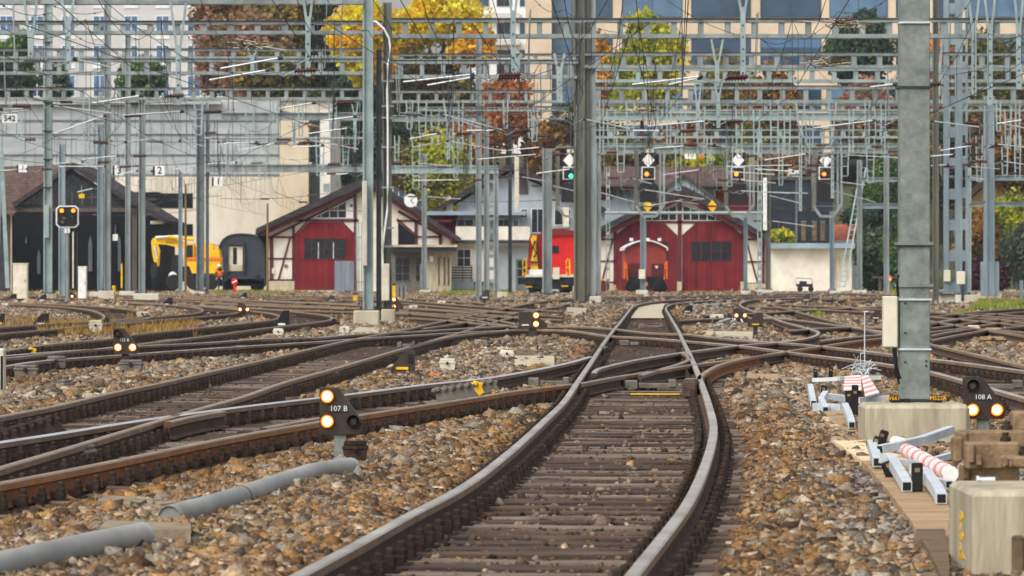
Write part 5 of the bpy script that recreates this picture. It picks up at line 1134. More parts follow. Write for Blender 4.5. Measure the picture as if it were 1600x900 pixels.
# dark engine shed far left
Y=366; T=bthing('roundhouse','open fronted black engine shed with a brown tiled roof at the far left','shed',113,Y)
part(T,'back_wall',lambda m:m.rect(-70,300,250,462,Y+22,.4,'interior_shade'))
part(T,'side_wall',lambda m:[m.rect(-70,316,-62,462,Y,22,'interior_shade'),m.rect(236,345,242,462,Y+.5,22,'interior_shade')])
for x0,x1,y0,y1 in ((58,63,393,428),(138,144,372,424),(184,189,372,424),(39,42,372,380)): part(T,'light_slot',lambda m:m.px([(x0,y1),(x0,y0+8),((x0+x1)/2,y0-4),(x1,y0+8),(x1,y1)],Y+21.8,.1,'panel_band'))  # grey strips painted as daylight through openings in the back wall
part(T,'gable',lambda m:m.px([(20,326),(24,318),(113,264),(190,314),(210,326)],Y,.3,'slate_dark'))
part(T,'gable_window',lambda m:[m.px([(30,320),(112,272),(190,320)],Y-.05,.04,'glass_dark')]+[m.rect(x,300-abs(x-112)*-.08,x+.8,320,Y-.09,.04,'panel_band') for x in (52,66,82,97,112,128,143,158)])
part(T,'lintel',lambda m:[m.rect(-70,325,250,331,Y-.3,.5,'timber_grey'),m.rect(-70,300,-2,326,Y,.3,'slate_dark')])
part(T,'post',lambda m:[m.rect(12,330,18,462,Y-.2,.3,'timber_grey'),m.rect(206,330,214,462,Y-.2,.3,'timber_grey'),m.rect(-4,330,10,462,Y-.1,.25,'slate_dark'),m.rect(16.5,332,18.5,462,Y-.25,.1,'concrete')])
part(T,'roof',lambda m:[m.add([W(-90,334,Y-1.2),W(22,334,Y-1.2),W(113,258,Y+8),W(-90,262,Y+14)],[[0,1,2,3]],'roof_tile'),m.px([(110,262),(113,254),(262,345),(256,349)],Y-.9,20,'roof_slate'),m.px([(113,254),(116,260),(24,322),(18,318)],Y-.9,3,'roof_slate'),
   m.px([(-90,336),(22,336),(22,333),(-90,333)],Y-1.3,.4,'timber_grey')])
part(T,'eaves_fringe',lambda m:[m.rect(235+3*k,345,237+3*k,350,Y-.4,.1,'ivory') for k in range(7)])
# cream hall with grey upper storey
Y=398; T=bthing('freight_hall','large cream walled hall with a grey panelled upper storey behind the excavator','hall',330,Y)
part(T,'wall',lambda m:[m.rect(180,276,437,462,Y,30,'cream_wall'),m.rect(437,186,482,462,Y-.5,28,'tan_pier')])
part(T,'upper_wall',lambda m:[m.rect(-80,158,437,276,Y+1.5,26,'metal_panel'),m.px([(345,160),(345,150),(515,176),(515,184)],Y+2,20,'concrete_pale')])
part(T,'panel_band',lambda m:[m.rect(-80,y,437,y+h,Y+1.4,.15,'panel_band') for y,h in ((187,2.5),(209,1.6),(241,2),(272,4))]+[m.rect(x,158,x+.7,276,Y+1.42,.1,'metal_panel') for x in range(-70,437,36)])
part(T,'coping',lambda m:m.rect(-80,158,345,163,Y+.9,28,'metal_panel'))
part(T,'recess',lambda m:[m.rect(482,190,500,462,Y+4,20,'grey_render'),m.rect(500,172,516,330,Y-.5,24,'render_white'),m.rect(484,215,499,250,Y+3.9,.1,'glass_sky')])
for a in ((228,302,301,325),(232,350,301,368)): part(T,'loading_opening',lambda m:m.rect(*a,Y-.06,.06,'interior_shade'))  # dark slabs on the wall paint the shade of the loading openings
part(T,'service_door',lambda m:m.rect(268,398,285,440,Y-.1,.1,'dark_steel'))
# hotel
Y=520; T=bthing('office_block','tall pale grey block with rows of blue framed windows at the far left back','building',150,Y)
part(T,'wall',lambda m:m.rect(-120,-90,345,176,Y,18,'hotel_wall'))
cols=(-48,-1,47,96,145,194,243,292,330)
for r,(y0,y1) in enumerate(((-62,-34),(-18,13),(24,61),(70,107),(117,152))):
    for c in cols:
        f=window(T,c,y0,c+22,y1,Y,'glass_sky' if (r+c)%3 else 'glass_blue','frame_white',1.6,2,1,.48 if (c*7+r)%5 else .75)
        if r<4: part(f,'sill_panel',lambda m:m.rect(c+1.5,y1-9,c+20.5,y1-1.5,Y-.06,.03,'frame_white'))
# retaining wall
Y=440; mb=MB(); mb.rect(-120,156,520,300,Y,3,'concrete_pale'); mb.rect(-120,153,520,157,Y-.3,3.6,'concrete_pale'); top(mb,'retaining_wall','long pale concrete retaining wall below the hotel behind the grey hall roof','wall')
# office building
Y=505; T=bthing('office_tower','large beige office building with bands of big blue windows across the back','building',1150,Y)
part(T,'wall',lambda m:[m.rect(858,-90,1760,240,Y,25,'office_wall'),m.rect(822,-90,862,240,Y-2.5,27,'office_wall'),m.rect(862,-90,897,240,Y-1.2,20,'panel_band')])
k=0
for y0,y1 in ((-62,-30),(-18,27),(60,101),(134,172),(196,226)):
    for x0,x1 in ((928,957),(972,1066),(1080,1173),(1188,1283),(1296,1387),(1400,1446),(1464,1493),(1511,1604),(1618,1700)):
        window(T,x0,y0,x1,y1,Y,('glass_blue','glass_sky','glass_blue')[k%3],'dark_steel',.8,2 if x1-x0>40 else 1,1,.35 if k%4==1 else None); k+=1
    window(T,863,y0,893,y1,Y-1.2,'glass_sky','panel_band',1.5,2,1)
Y=515; T=bthing('apartment_house','white apartment house with dark windows between the yellow tree and the beige tower','building',780,Y)
part(T,'wall',lambda m:m.rect(735,-90,822,240,Y,14,'frame_white'))
for y0,y1 in ((-40,-10),(-2,10),(34,56),(78,90),(100,116),(140,152)):
    window(T,776,y0,800,y1,Y,'glass_dark','panel_band',.8,2,1); window(T,744,y0,764,y1,Y,'glass_blue','panel_band',.8,2,1); window(T,812,y0,820,y1,Y,'glass_blue','panel_band',.8,1,1)
part(T,'balcony',lambda m:[m.rect(738,y,812,y+8,Y-.9,.9,'hotel_wall') for y in (20,62,122)])
# grey house with balcony
Y=390; T=bthing('balcony_house','pale grey gabled house with a white balcony behind the red locomotive','house',800,Y)
part(T,'wall',lambda m:[m.px([(715,460),(715,320),(796,270),(945,330),(945,460)],Y,12,'grey_render'),m.rect(664,380,772,440,Y-.4,.5,'render_white'),m.rect(664,436,740,462,Y-.6,.7,'grey_render')])
part(T,'roof',lambda m:[m.px([(668,340),(664,335),(798,254),(798,264)],Y-1,14,'roof_slate'),m.px([(798,254),(798,264),(948,334),(952,328)],Y-1,14,'roof_slate')])
part(T,'red_wall',lambda m:m.rect(664,334,713,376,Y+.5,8,'door_red'))
part(T,'porch_roof',lambda m:m.rect(664,330,822,336,Y-1.4,3,'zinc_roof'))
part(T,'balcony',lambda m:[m.rect(712,354,764,376,Y-1.2,.15,'render_white'),m.rect(776,354,828,376,Y-1.2,.15,'render_white'),m.rect(664,375,830,380,Y-1.2,2,'dark_steel'),m.rect(664,380,830,383,Y-1,1.6,'concrete_pale')])
for a in ((713,342,740,354),(778,342,796,354),(802,342,810,354),(814,326,824,340),(830,326,850,364),(866,326,892,352)): window(T,*a,Y,'glass_dark','frame_white',.9,2,1)
window(T,714,389,736,417,Y-.45,'glass_dark','frame_white',1.2,2,2)
d=part(T,'door',lambda m:m.rect(806,405,825,452,Y-.1,.1,'panel_band')); part(d,'door_pane',lambda m:[m.rect(809,y,822,y+10,Y-.13,.03,'glass_dark') for y in (408,421,434)])
part(T,'chimney',lambda m:[m.rect(697,312,708,333,Y-.5,1,'concrete_pale'),m.px([(696,313),(702,305),(709,313)],Y-.6,1.2,'concrete')])
part(T,'shutter',lambda m:m.rect(811,278,825,303,Y-.1,.1,'timber_grey'))
part(T,'banner',lambda m:m.rect(880,324,889,354,Y-.6,.05,'ivory'))
mb=MB()
for k in range(5): mb.rect(705,417+k*4,738,419.4+k*4,384,.06,'timber_grey')
for x in (706,722,736): mb.rect(x,414,x+1.4,440,384.1,.08,'timber_grey')
top(mb,'slat_fence','weathered grey slat fence below the window of the grey house','fence')
# old tiled house behind right shed
Y=410; T=bthing('tiled_house','old house with a red brown tiled roof and grey dormer behind the right shed','house',1055,Y)
part(T,'wall',lambda m:[m.rect(926,288,1190,460,Y,10,'grey_render'),m.rect(926,290,956,312,Y-.1,.1,'door_red'),m.rect(1118,290,1185,330,Y-.1,.1,'red_dark')])
part(T,'roof',lambda m:[m.add([W(916,290,Y-1.5),W(1192,290,Y-1.5),W(1172,260,Y+5),W(950,260,Y+5)],[[0,1,2,3]],'roof_tile'),m.rect(916,288,1192,291.5,Y-1.6,1,'timber_grey')])
part(T,'dormer',lambda m:[m.px([(1042,330),(1042,292),(1068,276),(1130,322),(1130,330)],Y-2.2,2,'grey_render'),m.strip((1036,296),(1068,273),4,Y-2.6,3,'timber_grey'),m.strip((1068,273),(1136,326),4,Y-2.6,3,'timber_grey')])
for x in (955,966,978): window(T,x,294,x+9,308,Y-.1,'glass_dark','grey_render',.8,1,1)
part(T,'timber_frame',lambda m:[m.rect(x,296,x+2,330,Y-2.25,.05,'timber_grey') for x in (1052,1068,1084,1100,1116)])
# slate building and white garage
Y=405; T=bthing('slate_building','flat dark slate clad building behind the white garage','building',1252,Y)
part(T,'wall',lambda m:m.rect(1204,280,1301,400,Y,14,'slate_clad'))
part(T,'roof_edge',lambda m:[m.rect(1203,276,1302,281,Y-.2,14.4,'timber_grey'),m.rect(1243,281,1246,382,Y-.1,.1,'panel_band')])
for x in (1252,1269,1282): part(T,'window_slot',lambda m:[m.rect(x,346,x+7,376,Y-.08,.08,'plank_dark'),m.rect(x-.8,345,x+7.8,347,Y-.12,.1,'panel_band')])
window(T,1204,345,1217,360,Y,'glass_dark','panel_band',.8,1,1)
part(T,'roof_unit',lambda m:[m.rect(1232,264,1238,276,Y+1,1,'ivory'),m.rect(1239,266,1249,276,Y+1,1,'white_paint')])
Y=378; T=bthing('garage','low white garage with a flat zinc roof and three wall slots','garage',1270,Y)
part(T,'wall',lambda m:[m.rect(1206,387,1302,455,Y,9,'render_white'),m.rect(1302,389,1331,455,Y+.5,9,'render_white')])
part(T,'roof',lambda m:m.rect(1202,380,1336,388,Y-.8,10.5,'zinc_roof'))
for x in (1304,1310.5,1322): part(T,'slot',lambda m:m.rect(x,401,x+3.2,437,Y+.42,.1,'tan_pier'))
# orange tile roof and yellow house at right
Y=420; T=bthing('orange_roof_house','house with a weathered orange tiled roof behind the garage','house',1345,Y)
part(T,'wall',lambda m:m.rect(1300,376,1440,460,Y,8,'grey_render'))
part(T,'roof',lambda m:[m.add([W(1290,386,Y-1),W(1450,386,Y-1),W(1440,350,Y+5),W(1302,350,Y+5)],[[0,1,2,3]],'roof_orange'),m.rect(1290,385,1450,388,Y-1.1,1,'timber_grey')])
Y=450; T=bthing('yellow_house','yellow rendered house with white framed windows at the far right','house',1570,Y)
part(T,'wall',lambda m:m.px([(1505,460),(1505,322),(1548,282),(1700,282),(1700,460)],Y,10,'yellow_wall'))
part(T,'roof',lambda m:[m.px([(1496,326),(1494,320),(1546,274),(1548,281)],Y-1,12,'roof_tile'),m.rect(1546,272,1700,281,Y-1,12,'roof_tile')])
window(T,1574,284,1594,300,Y,'glass_dark','frame_white',1.3,2,1)
# trackside fence & hydrant etc.
mb=MB(); mb.rect(1363,432,1412,434.5,378,.1,'timber_grey'); mb.rect(1373,432,1377,458,378.2,.3,'timber_grey'); mb.rect(1403,432,1407,458,378.2,.3,'timber_grey'); top(mb,'barrier_fence','low dark rail barrier in front of the green bush','barrier')
mb=MB(); c=W(1389,435.5,377); mb.lathe(c,[(.24,0),(.22,.03)],'orange',16,axis='Y'); mb.box((c.x,c.y-.045,c.z),(.34,.02,.08),'white_paint',ry=.6); mb.rect(1388,440,1390,458,377.1,.06,'galv'); top(mb,'stop_disc','round orange disc with a white bar in front of the green bush','sign')
Y=300; b=W(366,457,Y); T=thing('stop_lamp','red disc with a white bar on a red lamp stand in front of the coach','signal disc',b)
mb=MB(); c=W(366.5,440,Y); mb.lathe(c,[(.19,0),(.18,.04)],'red_paint',16,axis='Y'); mb.build('disc',T); mb=MB(); mb.box((c.x,c.y-.05,c.z),(.30,.02,.07),'white_paint',ry=-.5); mb.build('bar',T); mb=MB(); mb.rect(364.5,445,368.5,457,Y,.12,'red_paint'); mb.build('stand',T)
Y=285; b=W(178,470,Y); T=thing('hydrant','yellow hydrant like fitting between the far left mast bases','hydrant',b)
mb=MB(); mb.lathe((b.x,Y,b.z),[(.16,0),(.16,.3),(.26,.34),(.26,.42),(.12,.46),(.12,.75),(.08,.85)],'yellow',12); mb.build('body',T); mb=MB(); mb.box((b.x,Y-.1,b.z+.38),(.5,.1,.1),'yellow',bev=.02); mb.build('arm',T)
for lab,x0,y0,x1,y1,Y,m in (('thin yellow marker post near the far left masts',189,412,191,450,330,'yellow'),('yellow box on the ground beside the large double base',552,461,558,474,240,'yellow'),('yellow and black posts right of the twin dark masts',613,446,618,466,260,'yellow')):
    mb=MB(); mb.rect(x0,y0,x1,y1,Y,.15,m); mb.rect(x0,y0-3,x1,y0,Y,.15,'black_steel'); top(mb,'marker_post',lab,'marker post')
mb=MB(); 
for k in range(5): mb.rect(620+k*3.2,447+(k%2)*2,621.8+k*3.2,474,255,.1,('galv_blue','dark_steel')[k%2])
top(mb,'cable_riser','row of short grey cable risers right of the twin dark masts','cable riser')
for x,lab in ((281,'striped black and white chevron board by the yellow marked siding'),(651,'striped black and white chevron board before the tan hut')):
    Y=262; mb=MB(); mb.rect(x-5,463.5,x+5,471.5,Y,.08,'signal_black'); 
    for k in (-3,1): mb.strip((x+k-1.5,464),(x+k+1.5,467.5),1.4,Y-.03,.03,'white_paint'); mb.strip((x+k+1.5,467.5),(x+k-1.5,471),1.4,Y-.03,.03,'white_paint')
    mb.rect(x-.6,471,x+.6,477,Y,.06,'dark_steel'); top(mb,'chevron_board',lab,'marker board')
# cable drum and buffer by the right shed, motor at garage
Y=352; b=W(945,455,Y); T=thing('cable_drum','dark red wooden cable drum standing left of the right shed','cable drum',b)
mb=MB(); mb.lathe((b.x-.1,Y,b.z+.32),[(.42,0),(.42,.06),(.2,.06),(.2,.5),(.42,.5),(.42,.56)],'red_dark',18,axis='Y'); mb.build('drum',T); mb=MB(); mb.box((b.x-.25,Y-.1,b.z+.75),(.3,.2,.25),'yellow',bev=.04); mb.build('yellow_cap',T)
Y=355; b=W(1257,456,Y); T=thing('inspection_trolley','small dark rail trolley with a tube frame in front of the garage','trolley',b)
mb=MB(); mb.box((b.x,Y,b.z+.45),(1.1,1.2,.2),'black_steel',bev=.04); mb.box((b.x-.1,Y,b.z+.62),(.5,.6,.25),'dark_steel',bev=.05); mb.build('body',T)
mb=MB(); mb.tube([(b.x-.6,Y,b.z+.5),(b.x-.6,Y,b.z+.95),(b.x+.5,Y,b.z+.9),(b.x+.55,Y,b.z+.5)],.03,'panel_band',6); mb.build('frame',T)
for sx in (-.35,.4): mb=MB(); mb.lathe((b.x+sx,Y-.7,b.z+.2),[(.2,0),(.2,.08)],'black_steel',14,axis='Y'); mb.build('wheel',T)
# ---------------------------------------------------------------- vehicles
def wheel(T,x,Y,z,r,w,m='black_rubber',rim='dark_steel'):
    mb=MB(); mb.lathe((x,Y,z),[(r*.62,0),(r*.9,0),(r,w*.15),(r,w*.85),(r*.9,w),(r*.62,w)],m,20,axis='Y'); wp=mb.build('wheel',T)
    mb=MB(); mb.lathe((x,Y-.01,z),[(r*.6,0),(r*.5,.05),(r*.15,.02),(r*.12,.08)],rim,16,axis='Y'); mb.build('rim',wp)
# black coach
Y=372; b=W(378,456,Y); T=thing('passenger_coach','black round roofed passenger coach end with a cream door beside the excavator','coach',b)
prof=[(341,445),(341,396),(343,384),(348,375),(356,369),(366,366.2),(379,365.5),(391,366.5),(400,369.5),(408,376),(412,385),(414,396),(414,445)]
def sw(m):
    P=[W(x,y,Y) for x,y in prof]; Q=[p+Vector((3.2,22,0)) for p in P]; n=len(P)
    m.add(P+Q,[list(range(n))[::-1],list(range(n,2*n))]+[[i,(i+1)%n,n+(i+1)%n,n+i] for i in range(n)],'coach_paint')
part(T,'body',sw)
part(T,'end_frame',lambda m:[m.strip(prof[i],prof[i+1],2.4,Y-.12,.14,'dark_steel') for i in range(1,len(prof)-2)])
d=part(T,'door',lambda m:m.rect(357,385,379,424,Y-.08,.08,'ivory')); part(d,'door_window',lambda m:m.rect(364,387,370,413,Y-.11,.04,'glass_dark')); part(d,'step_board',lambda m:m.rect(357,415,379,423,Y-.13,.06,'concrete'))
part(T,'gangway',lambda m:[m.rect(353,382,357,426,Y-.3,.3,'dark_steel'),m.rect(379,382,383,426,Y-.3,.3,'dark_steel'),m.rect(353,379,383,383,Y-.3,.3,'dark_steel')])
part(T,'side_window',lambda m:[m.box((W(414,0,Y).x+.05+3.2*(k+.5)/7,Y+22*(k+.5)/7,W(0,394,Y).z),(.06,1.6,.9),'glass_dark',rz=-math.atan(3.2/22)) for k in range(7)])
part(T,'undercarriage',lambda m:m.rect(343,436,412,447,Y,18,'black_steel'))
for x in (352,404): part(T,'buffer',lambda m:m.lathe(W(x,434,Y-.5),[(.1,-.5),(.1,0),(.24,.02),(.24,.08)],'black_steel',14,axis='Y'))
for k in range(2):
    for x in (356,400): wheel(T,W(x,0,Y).x,Y+1.2+k*2.4,W(0,447,Y).z+.0,.45,.14,'black_steel')
# excavator
Y=362; b=W(300,456,Y); T=thing('excavator','yellow road rail excavator with its arm stretched over the siding','excavator',b); px=lambda x,y,d=0:W(x,y,Y+d)
part(T,'body',lambda m:[m.px([(302,440),(302,396),(308,380),(330,380),(341,388),(345,402),(345,420),(338,440)],Y,2.3,'yellow'),m.rect(262,428,345,438,Y+.2,2.2,'dark_steel')])
c=part(T,'cab',lambda m:m.px([(288,416),(288,388),(292,380),(303,380),(303,416)],Y-.4,1.6,'yellow')); part(c,'cab_window',lambda m:m.px([(290,402),(290,389),(293,383),(301,383),(301,402)],Y-.45,.06,'glass_dark'))
bm=part(T,'boom',lambda m:[m.px([(303,382),(303,394),(262,382.5),(240,381),(238,373),(246,369),(264,372)],Y+.1,.55,'yellow')])
def lett(m): text_into(m,'WALO',W(268,379,Y+.08),.30,'black_steel',.01)
part(bm,'lettering',lett)
part(T,'hydraulic_ram',lambda m:[m.tube([px(243,371,-.05),px(280,369,-.05)],.09,'zinc',8),m.tube([px(262,370,-.05),px(303,374,-.05)],.13,'yellow',8),m.tube([px(241,384,-.05),px(246,404,-.05)],.08,'zinc',8)])
part(T,'stick',lambda m:m.px([(236,376),(244,372),(250,392),(248,416),(243,417),(238,398)],Y+.15,.5,'yellow'))
part(T,'bucket',lambda m:m.px([(236,414),(243,409),(246,418),(242,432),(237,436),(234,424)],Y-.2,1.1,'black_steel'))
part(T,'hopper',lambda m:[m.px([(291,403),(347,404),(342,416),(336,427),(300,427)],Y-.7,.7,'yellow'),m.rect(291,402,347,406,Y-.8,.9,'orange')])
part(T,'counterweight',lambda m:m.rect(318,390,343,404,Y-.25,2.6,'yellow'))
part(T,'handrail',lambda m:m.tube([px(334,390,-.2),px(334,382,-.2),px(342,384,-.2),px(342,392,-.2)],.03,'dark_steel',5))
part(T,'engine_block',lambda m:[m.rect(282,416,318,440,Y-.2,1.8,'black_steel'),m.rect(268,400,283,428,Y+1.5,.6,'dark_steel')])
for x in (272,304,330): wheel(T,W(x,0,Y).x,Y-.3,W(0,441,Y).z,.55,.4,'black_rubber','yellow')
part(T,'head_light',lambda m:m.lathe(W(270,431,Y-.4),[(.3,0),(.28,.05),(.1,.08)],'zinc',14,axis='Y'))
# red locomotive
Y=340; b=W(858,457,Y); T=thing('red_locomotive','bright red shunting locomotive with a yellow crane post on its front platform','locomotive',b)
part(T,'body',lambda m:m.px([(846,430),(846,366),(852,362),(893,362),(898,370),(898,430)],Y,9,'red_paint'))
part(T,'roof',lambda m:[m.px([(844,368),(847,360),(880,357),(899,361),(900,368)],Y-.2,9.4,'red_dark'),m.rect(850,356,890,360,Y+.5,6,'panel_band')])
part(T,'side_panel',lambda m:[m.px([(824,430),(827,372),(830,366),(846,366),(846,430)],Y+.5,8,'red_dark'),m.px([(825,418),(828,370),(831,370),(829,418)],Y+.3,.2,'red_paint')])
part(T,'crane_post',lambda m:[m.px([(829,432),(829,410),(833,388),(829,374),(832,367),(839,368),(837,384),(840,410),(842,432)],Y-.9,.6,'yellow'),m.rect(826,408,842,411,Y-1.1,.9,'dark_steel'),m.rect(827,376,829,404,Y-.7,.3,'black_steel')])
part(T,'crane_hose',lambda m:m.tube([W(836,376,Y-1),W(833,386,Y-1.1),W(838,396,Y-1.1),W(834,402,Y-1)],.06,'black_rubber',6))
part(T,'platform',lambda m:[m.rect(820,429,899,433,Y-1.6,2,'ivory'),m.rect(826,421,850,431,Y-1.2,.8,'frame_white')])
part(T,'buffer_beam',lambda m:[m.px([(821,433),(897,433),(897,446),(888,452),(830,452),(821,446)],Y-1.4,1.2,'black_steel'),m.rect(821,447,832,449,Y-1.45,.1,'yellow'),m.rect(877,446,888,448,Y-1.45,.1,'yellow')])
for x in (830,888): part(T,'buffer',lambda m:m.lathe(W(x,440,Y-1.9),[(.1,-.5),(.1,0),(.25,.02),(.25,.08)],'black_steel',14,axis='Y'))
for x0 in (817,885): 
    part(T,'handrail',lambda m:[m.tube([W(x0,431,Y-1.5),W(x0,408,Y-1.5),W(x0+2,405,Y-1.5),W(x0+5,405,Y-1.5),W(x0+6,431,Y-1.5)],.06,'yellow',6),m.tube([W(x0,418,Y-1.5),W(x0+6,418,Y-1.5)],.05,'yellow',6)])
    part(T,'tail_lamp',lambda m:m.lathe(W(x0+3,428,Y-1.6),[(.1,0),(.08,.05)],'orange',10,axis='Y'))
part(T,'grille',lambda m:m.rect(861,384,873,396,Y-.05,.05,'black_steel'))
part(T,'white_box',lambda m:m.rect(864,418,874,436,Y-1.7,.5,'ivory'))
for x in (836,884): wheel(T,W(x,0,Y).x,Y+1,W(0,450,Y).z,.48,.14,'black_steel')
# maroon wagon
Y=352; b=W(1009,457,Y); T=thing('freight_wagon','maroon covered wagon with an arched white edged roof and orange handrails','wagon',b)
arc=[(975,391)]+[(975+68*t,391-15.5*math.sin(math.pi*(.08+.84*t))/1.0) for t in np.linspace(0,1,15)]+[(1043,391)]
part(T,'body',lambda m:m.px([(977,433)]+[(977+64*t,391-14.5*math.sin(math.pi*(.08+.84*t))) for t in np.linspace(0,1,13)]+[(1041,433)],Y,11,'wagon_red'))
part(T,'roof',lambda m:[m.strip(arc[i],arc[i+1],2.2,Y-.35,11.7,'frame_white') for i in range(len(arc)-1)])
for q in ((978,1000),(1018,1039)): part(T,'end_door',lambda m:m.rect(q[0],412,q[1],432,Y-.06,.05,'maroon'))
part(T,'triangle_mark',lambda m:m.px([(1023,415.5),(1029,415.5),(1026,420.5)],Y-.1,.03,'white_paint'))
for x in (986,1012,1030): part(T,'roof_vent',lambda m:[m.rect(x-2,372,x+3,376.5,Y+.4,.5,'frame_white')])
part(T,'underframe',lambda m:[m.rect(984,432,1038,452,Y-.3,3,'black_steel'),m.rect(977,432,1041,436,Y-.5,10,'black_steel')])
for sx in (1,-1):
    x0=976 if sx==1 else 1042; part(T,'handrail',lambda m:m.tube([W(x0,436,Y-.5),W(x0,408,Y-.5),W(x0+sx*.01,409,Y-.5),W(x0+sx*3,413,Y-.5),W(x0+sx*4,437,Y-.5)],.06,'orange',6))
    part(T,'side_lamp',lambda m:m.lathe(W(x0+sx*1,419,Y-.6),[(.1,0),(.08,.05)],'orange',10,axis='Y'))
for x in (992,1028): part(T,'buffer',lambda m:m.lathe(W(x,439,Y-.8),[(.1,-.5),(.1,0),(.25,.02),(.25,.08)],'black_steel',14,axis='Y'))
part(T,'tail_board',lambda m:m.rect(1006,441,1012,447,Y-.75,.05,'orange'))
for x in (988,1032): wheel(T,W(x,0,Y).x,Y+.6,W(0,449,Y).z,.48,.14,'black_steel')
# ---------------------------------------------------------------- worker
Y=330; fx,fy=345,454; b=W(fx,fy,Y); X,Yy,Z=b.x,b.y,b.z
T=thing('person','worker in an orange vest and white helmet bending forward beside the excavator','person',b)
def skin(name,verts,edges,rad,m,parent,lv=2,root=0):
    me=bpy.data.meshes.new(name); me.from_pydata([tuple(v) for v in verts],edges,[]); o=bpy.data.objects.new(name,me); COL.objects.link(o); o.parent=parent
    s=o.modifiers.new('s','SKIN'); o.modifiers.new('d','SUBSURF').levels=lv
    lay=me.skin_vertices[0] if me.skin_vertices else None
    for i,r in enumerate(rad): lay.data[i].radius=(r,r); 
    lay.data[root].use_root=True
    dg=bpy.context.evaluated_depsgraph_get(); nm=bpy.data.meshes.new_from_object(o.evaluated_get(dg)); o.modifiers.clear(); o.data=nm; nm.materials.clear(); nm.materials.append(MATS[m]); nm.polygons.foreach_set('use_smooth',[True]*len(nm.polygons)); return o
bv=[(0,0,.92),(.10,0,.9),(.14,.02,.5),(.16,.04,.08),(.17,-.12,.04),(-.1,0,.9),(-.12,.0,.5),(-.14,.06,.08),(-.14,-.1,.04),(-.03,-.12,1.15),(-.06,-.24,1.36),(-.07,-.30,1.44),(-.08,-.36,1.52),(.12,-.22,1.34),(.17,-.32,1.08),(.10,-.46,.92),(.07,-.52,.86),(-.24,-.22,1.34),(-.30,-.3,1.08),(-.26,-.45,.9),(-.25,-.51,.84)]
be=[(0,1),(1,2),(2,3),(3,4),(0,5),(5,6),(6,7),(7,8),(0,9),(9,10),(10,11),(11,12),(10,13),(13,14),(14,15),(15,16),(10,17),(17,18),(18,19),(19,20)]
skin('body',bv,be,[.15,.10,.075,.05,.045,.10,.075,.05,.045,.15,.15,.06,.09,.065,.05,.035,.035,.065,.05,.035,.035],'denim',T)
hd=MB(); hd.lathe((-.08,-.37,1.45),[(.03,0),(.07,.02),(.092,.08),(.098,.14),(.09,.2),(.05,.25)],'skin',16); h=hd.build('head_cover'); h.name='face'; h.parent=T
hm=MB(); hm.lathe((-.08,-.37,1.57),[(.15,0),(.15,.015),(.125,.02),(.12,.07),(.09,.12),(.03,.145)],'white_paint',18); o=hm.build('helmet'); o.parent=T
vv=[(0,0,.88),(-.03,-.1,1.1),(-.06,-.23,1.36),(.11,-.22,1.33),(-.23,-.22,1.33),(.15,-.29,1.18),(-.28,-.27,1.18)]
skin('hivis_jacket',vv,[(0,1),(1,2),(2,3),(2,4),(3,5),(4,6)],[.19,.19,.18,.085,.085,.07,.07],'hivis',T)
for hx,hy,hz in ((.07,-.52,.86),(-.25,-.51,.84)):
    vs=[(hx,hy,hz),(hx,hy-.05,hz-.06)];es=[(0,1)];ra=[.03,.035]
    for k in range(4): 
        i=len(vs); q=hx-.03+.02*k; L=(.06,.075,.07,.055)[k]; vs+=[(q,hy-.07,hz-.09),(q,hy-.06,hz-.09-L)]; es+=[(1,i),(i,i+1)]; ra+=[.011,.009]
    i=len(vs); vs+=[(hx+.04,hy-.03,hz-.06),(hx+.035,hy-.06,hz-.10)]; es+=[(0,i),(i,i+1)]; ra+=[.012,.01]
    skin('hand',vs,es,ra,'skin',T,1)
# ---------------------------------------------------------------- hill, trees, plants
mat('hill_green',(84,84,56),(58,62,44),.3,.95)
hv=[];N1,N2=40,14
for j in range(N2):
    for i in range(N1+1):
        x=-130+260*i/N1; y=425+j*24; t=j/(N2-1); hv.append((x,y,-.4+30*t**.8+1.5*math.sin(x*.07+j)*t))
mb=MB(); n=N1+1; mb.add(hv,[[j*n+i,j*n+i+1,(j+1)*n+i+1,(j+1)*n+i] for j in range(N2-1) for i in range(N1)],'hill_green'); o=mb.build('hill',smooth=True); o['kind']='structure'
KIND={'red':((164,122,100),(142,108,88),(150,124,82),(118,106,84)),'yellow':((255,204,30),(244,184,20),(255,216,70),(222,160,34)),'gold':((232,170,40),(190,130,40),(214,150,60),(150,108,40)),'olive':((120,112,52),(92,92,44),(146,128,56),(76,78,40)),'lime':((176,178,52),(140,152,48),(222,192,48),(98,112,46)),'dark':((74,88,68),(60,72,58),(90,100,70),(52,62,52)),'green':((84,116,56),(62,94,46),(104,134,64),(48,72,40)),
 'orange':((182,118,62),(154,98,54),(196,138,76),(122,88,52)),'brown':((132,96,50),(104,78,44),(158,116,52),(80,66,40)),'purple':((84,44,52),(64,36,42),(98,56,58),(54,36,38)),'forest':((68,94,66),(54,76,58),(84,108,68),(46,62,50))}
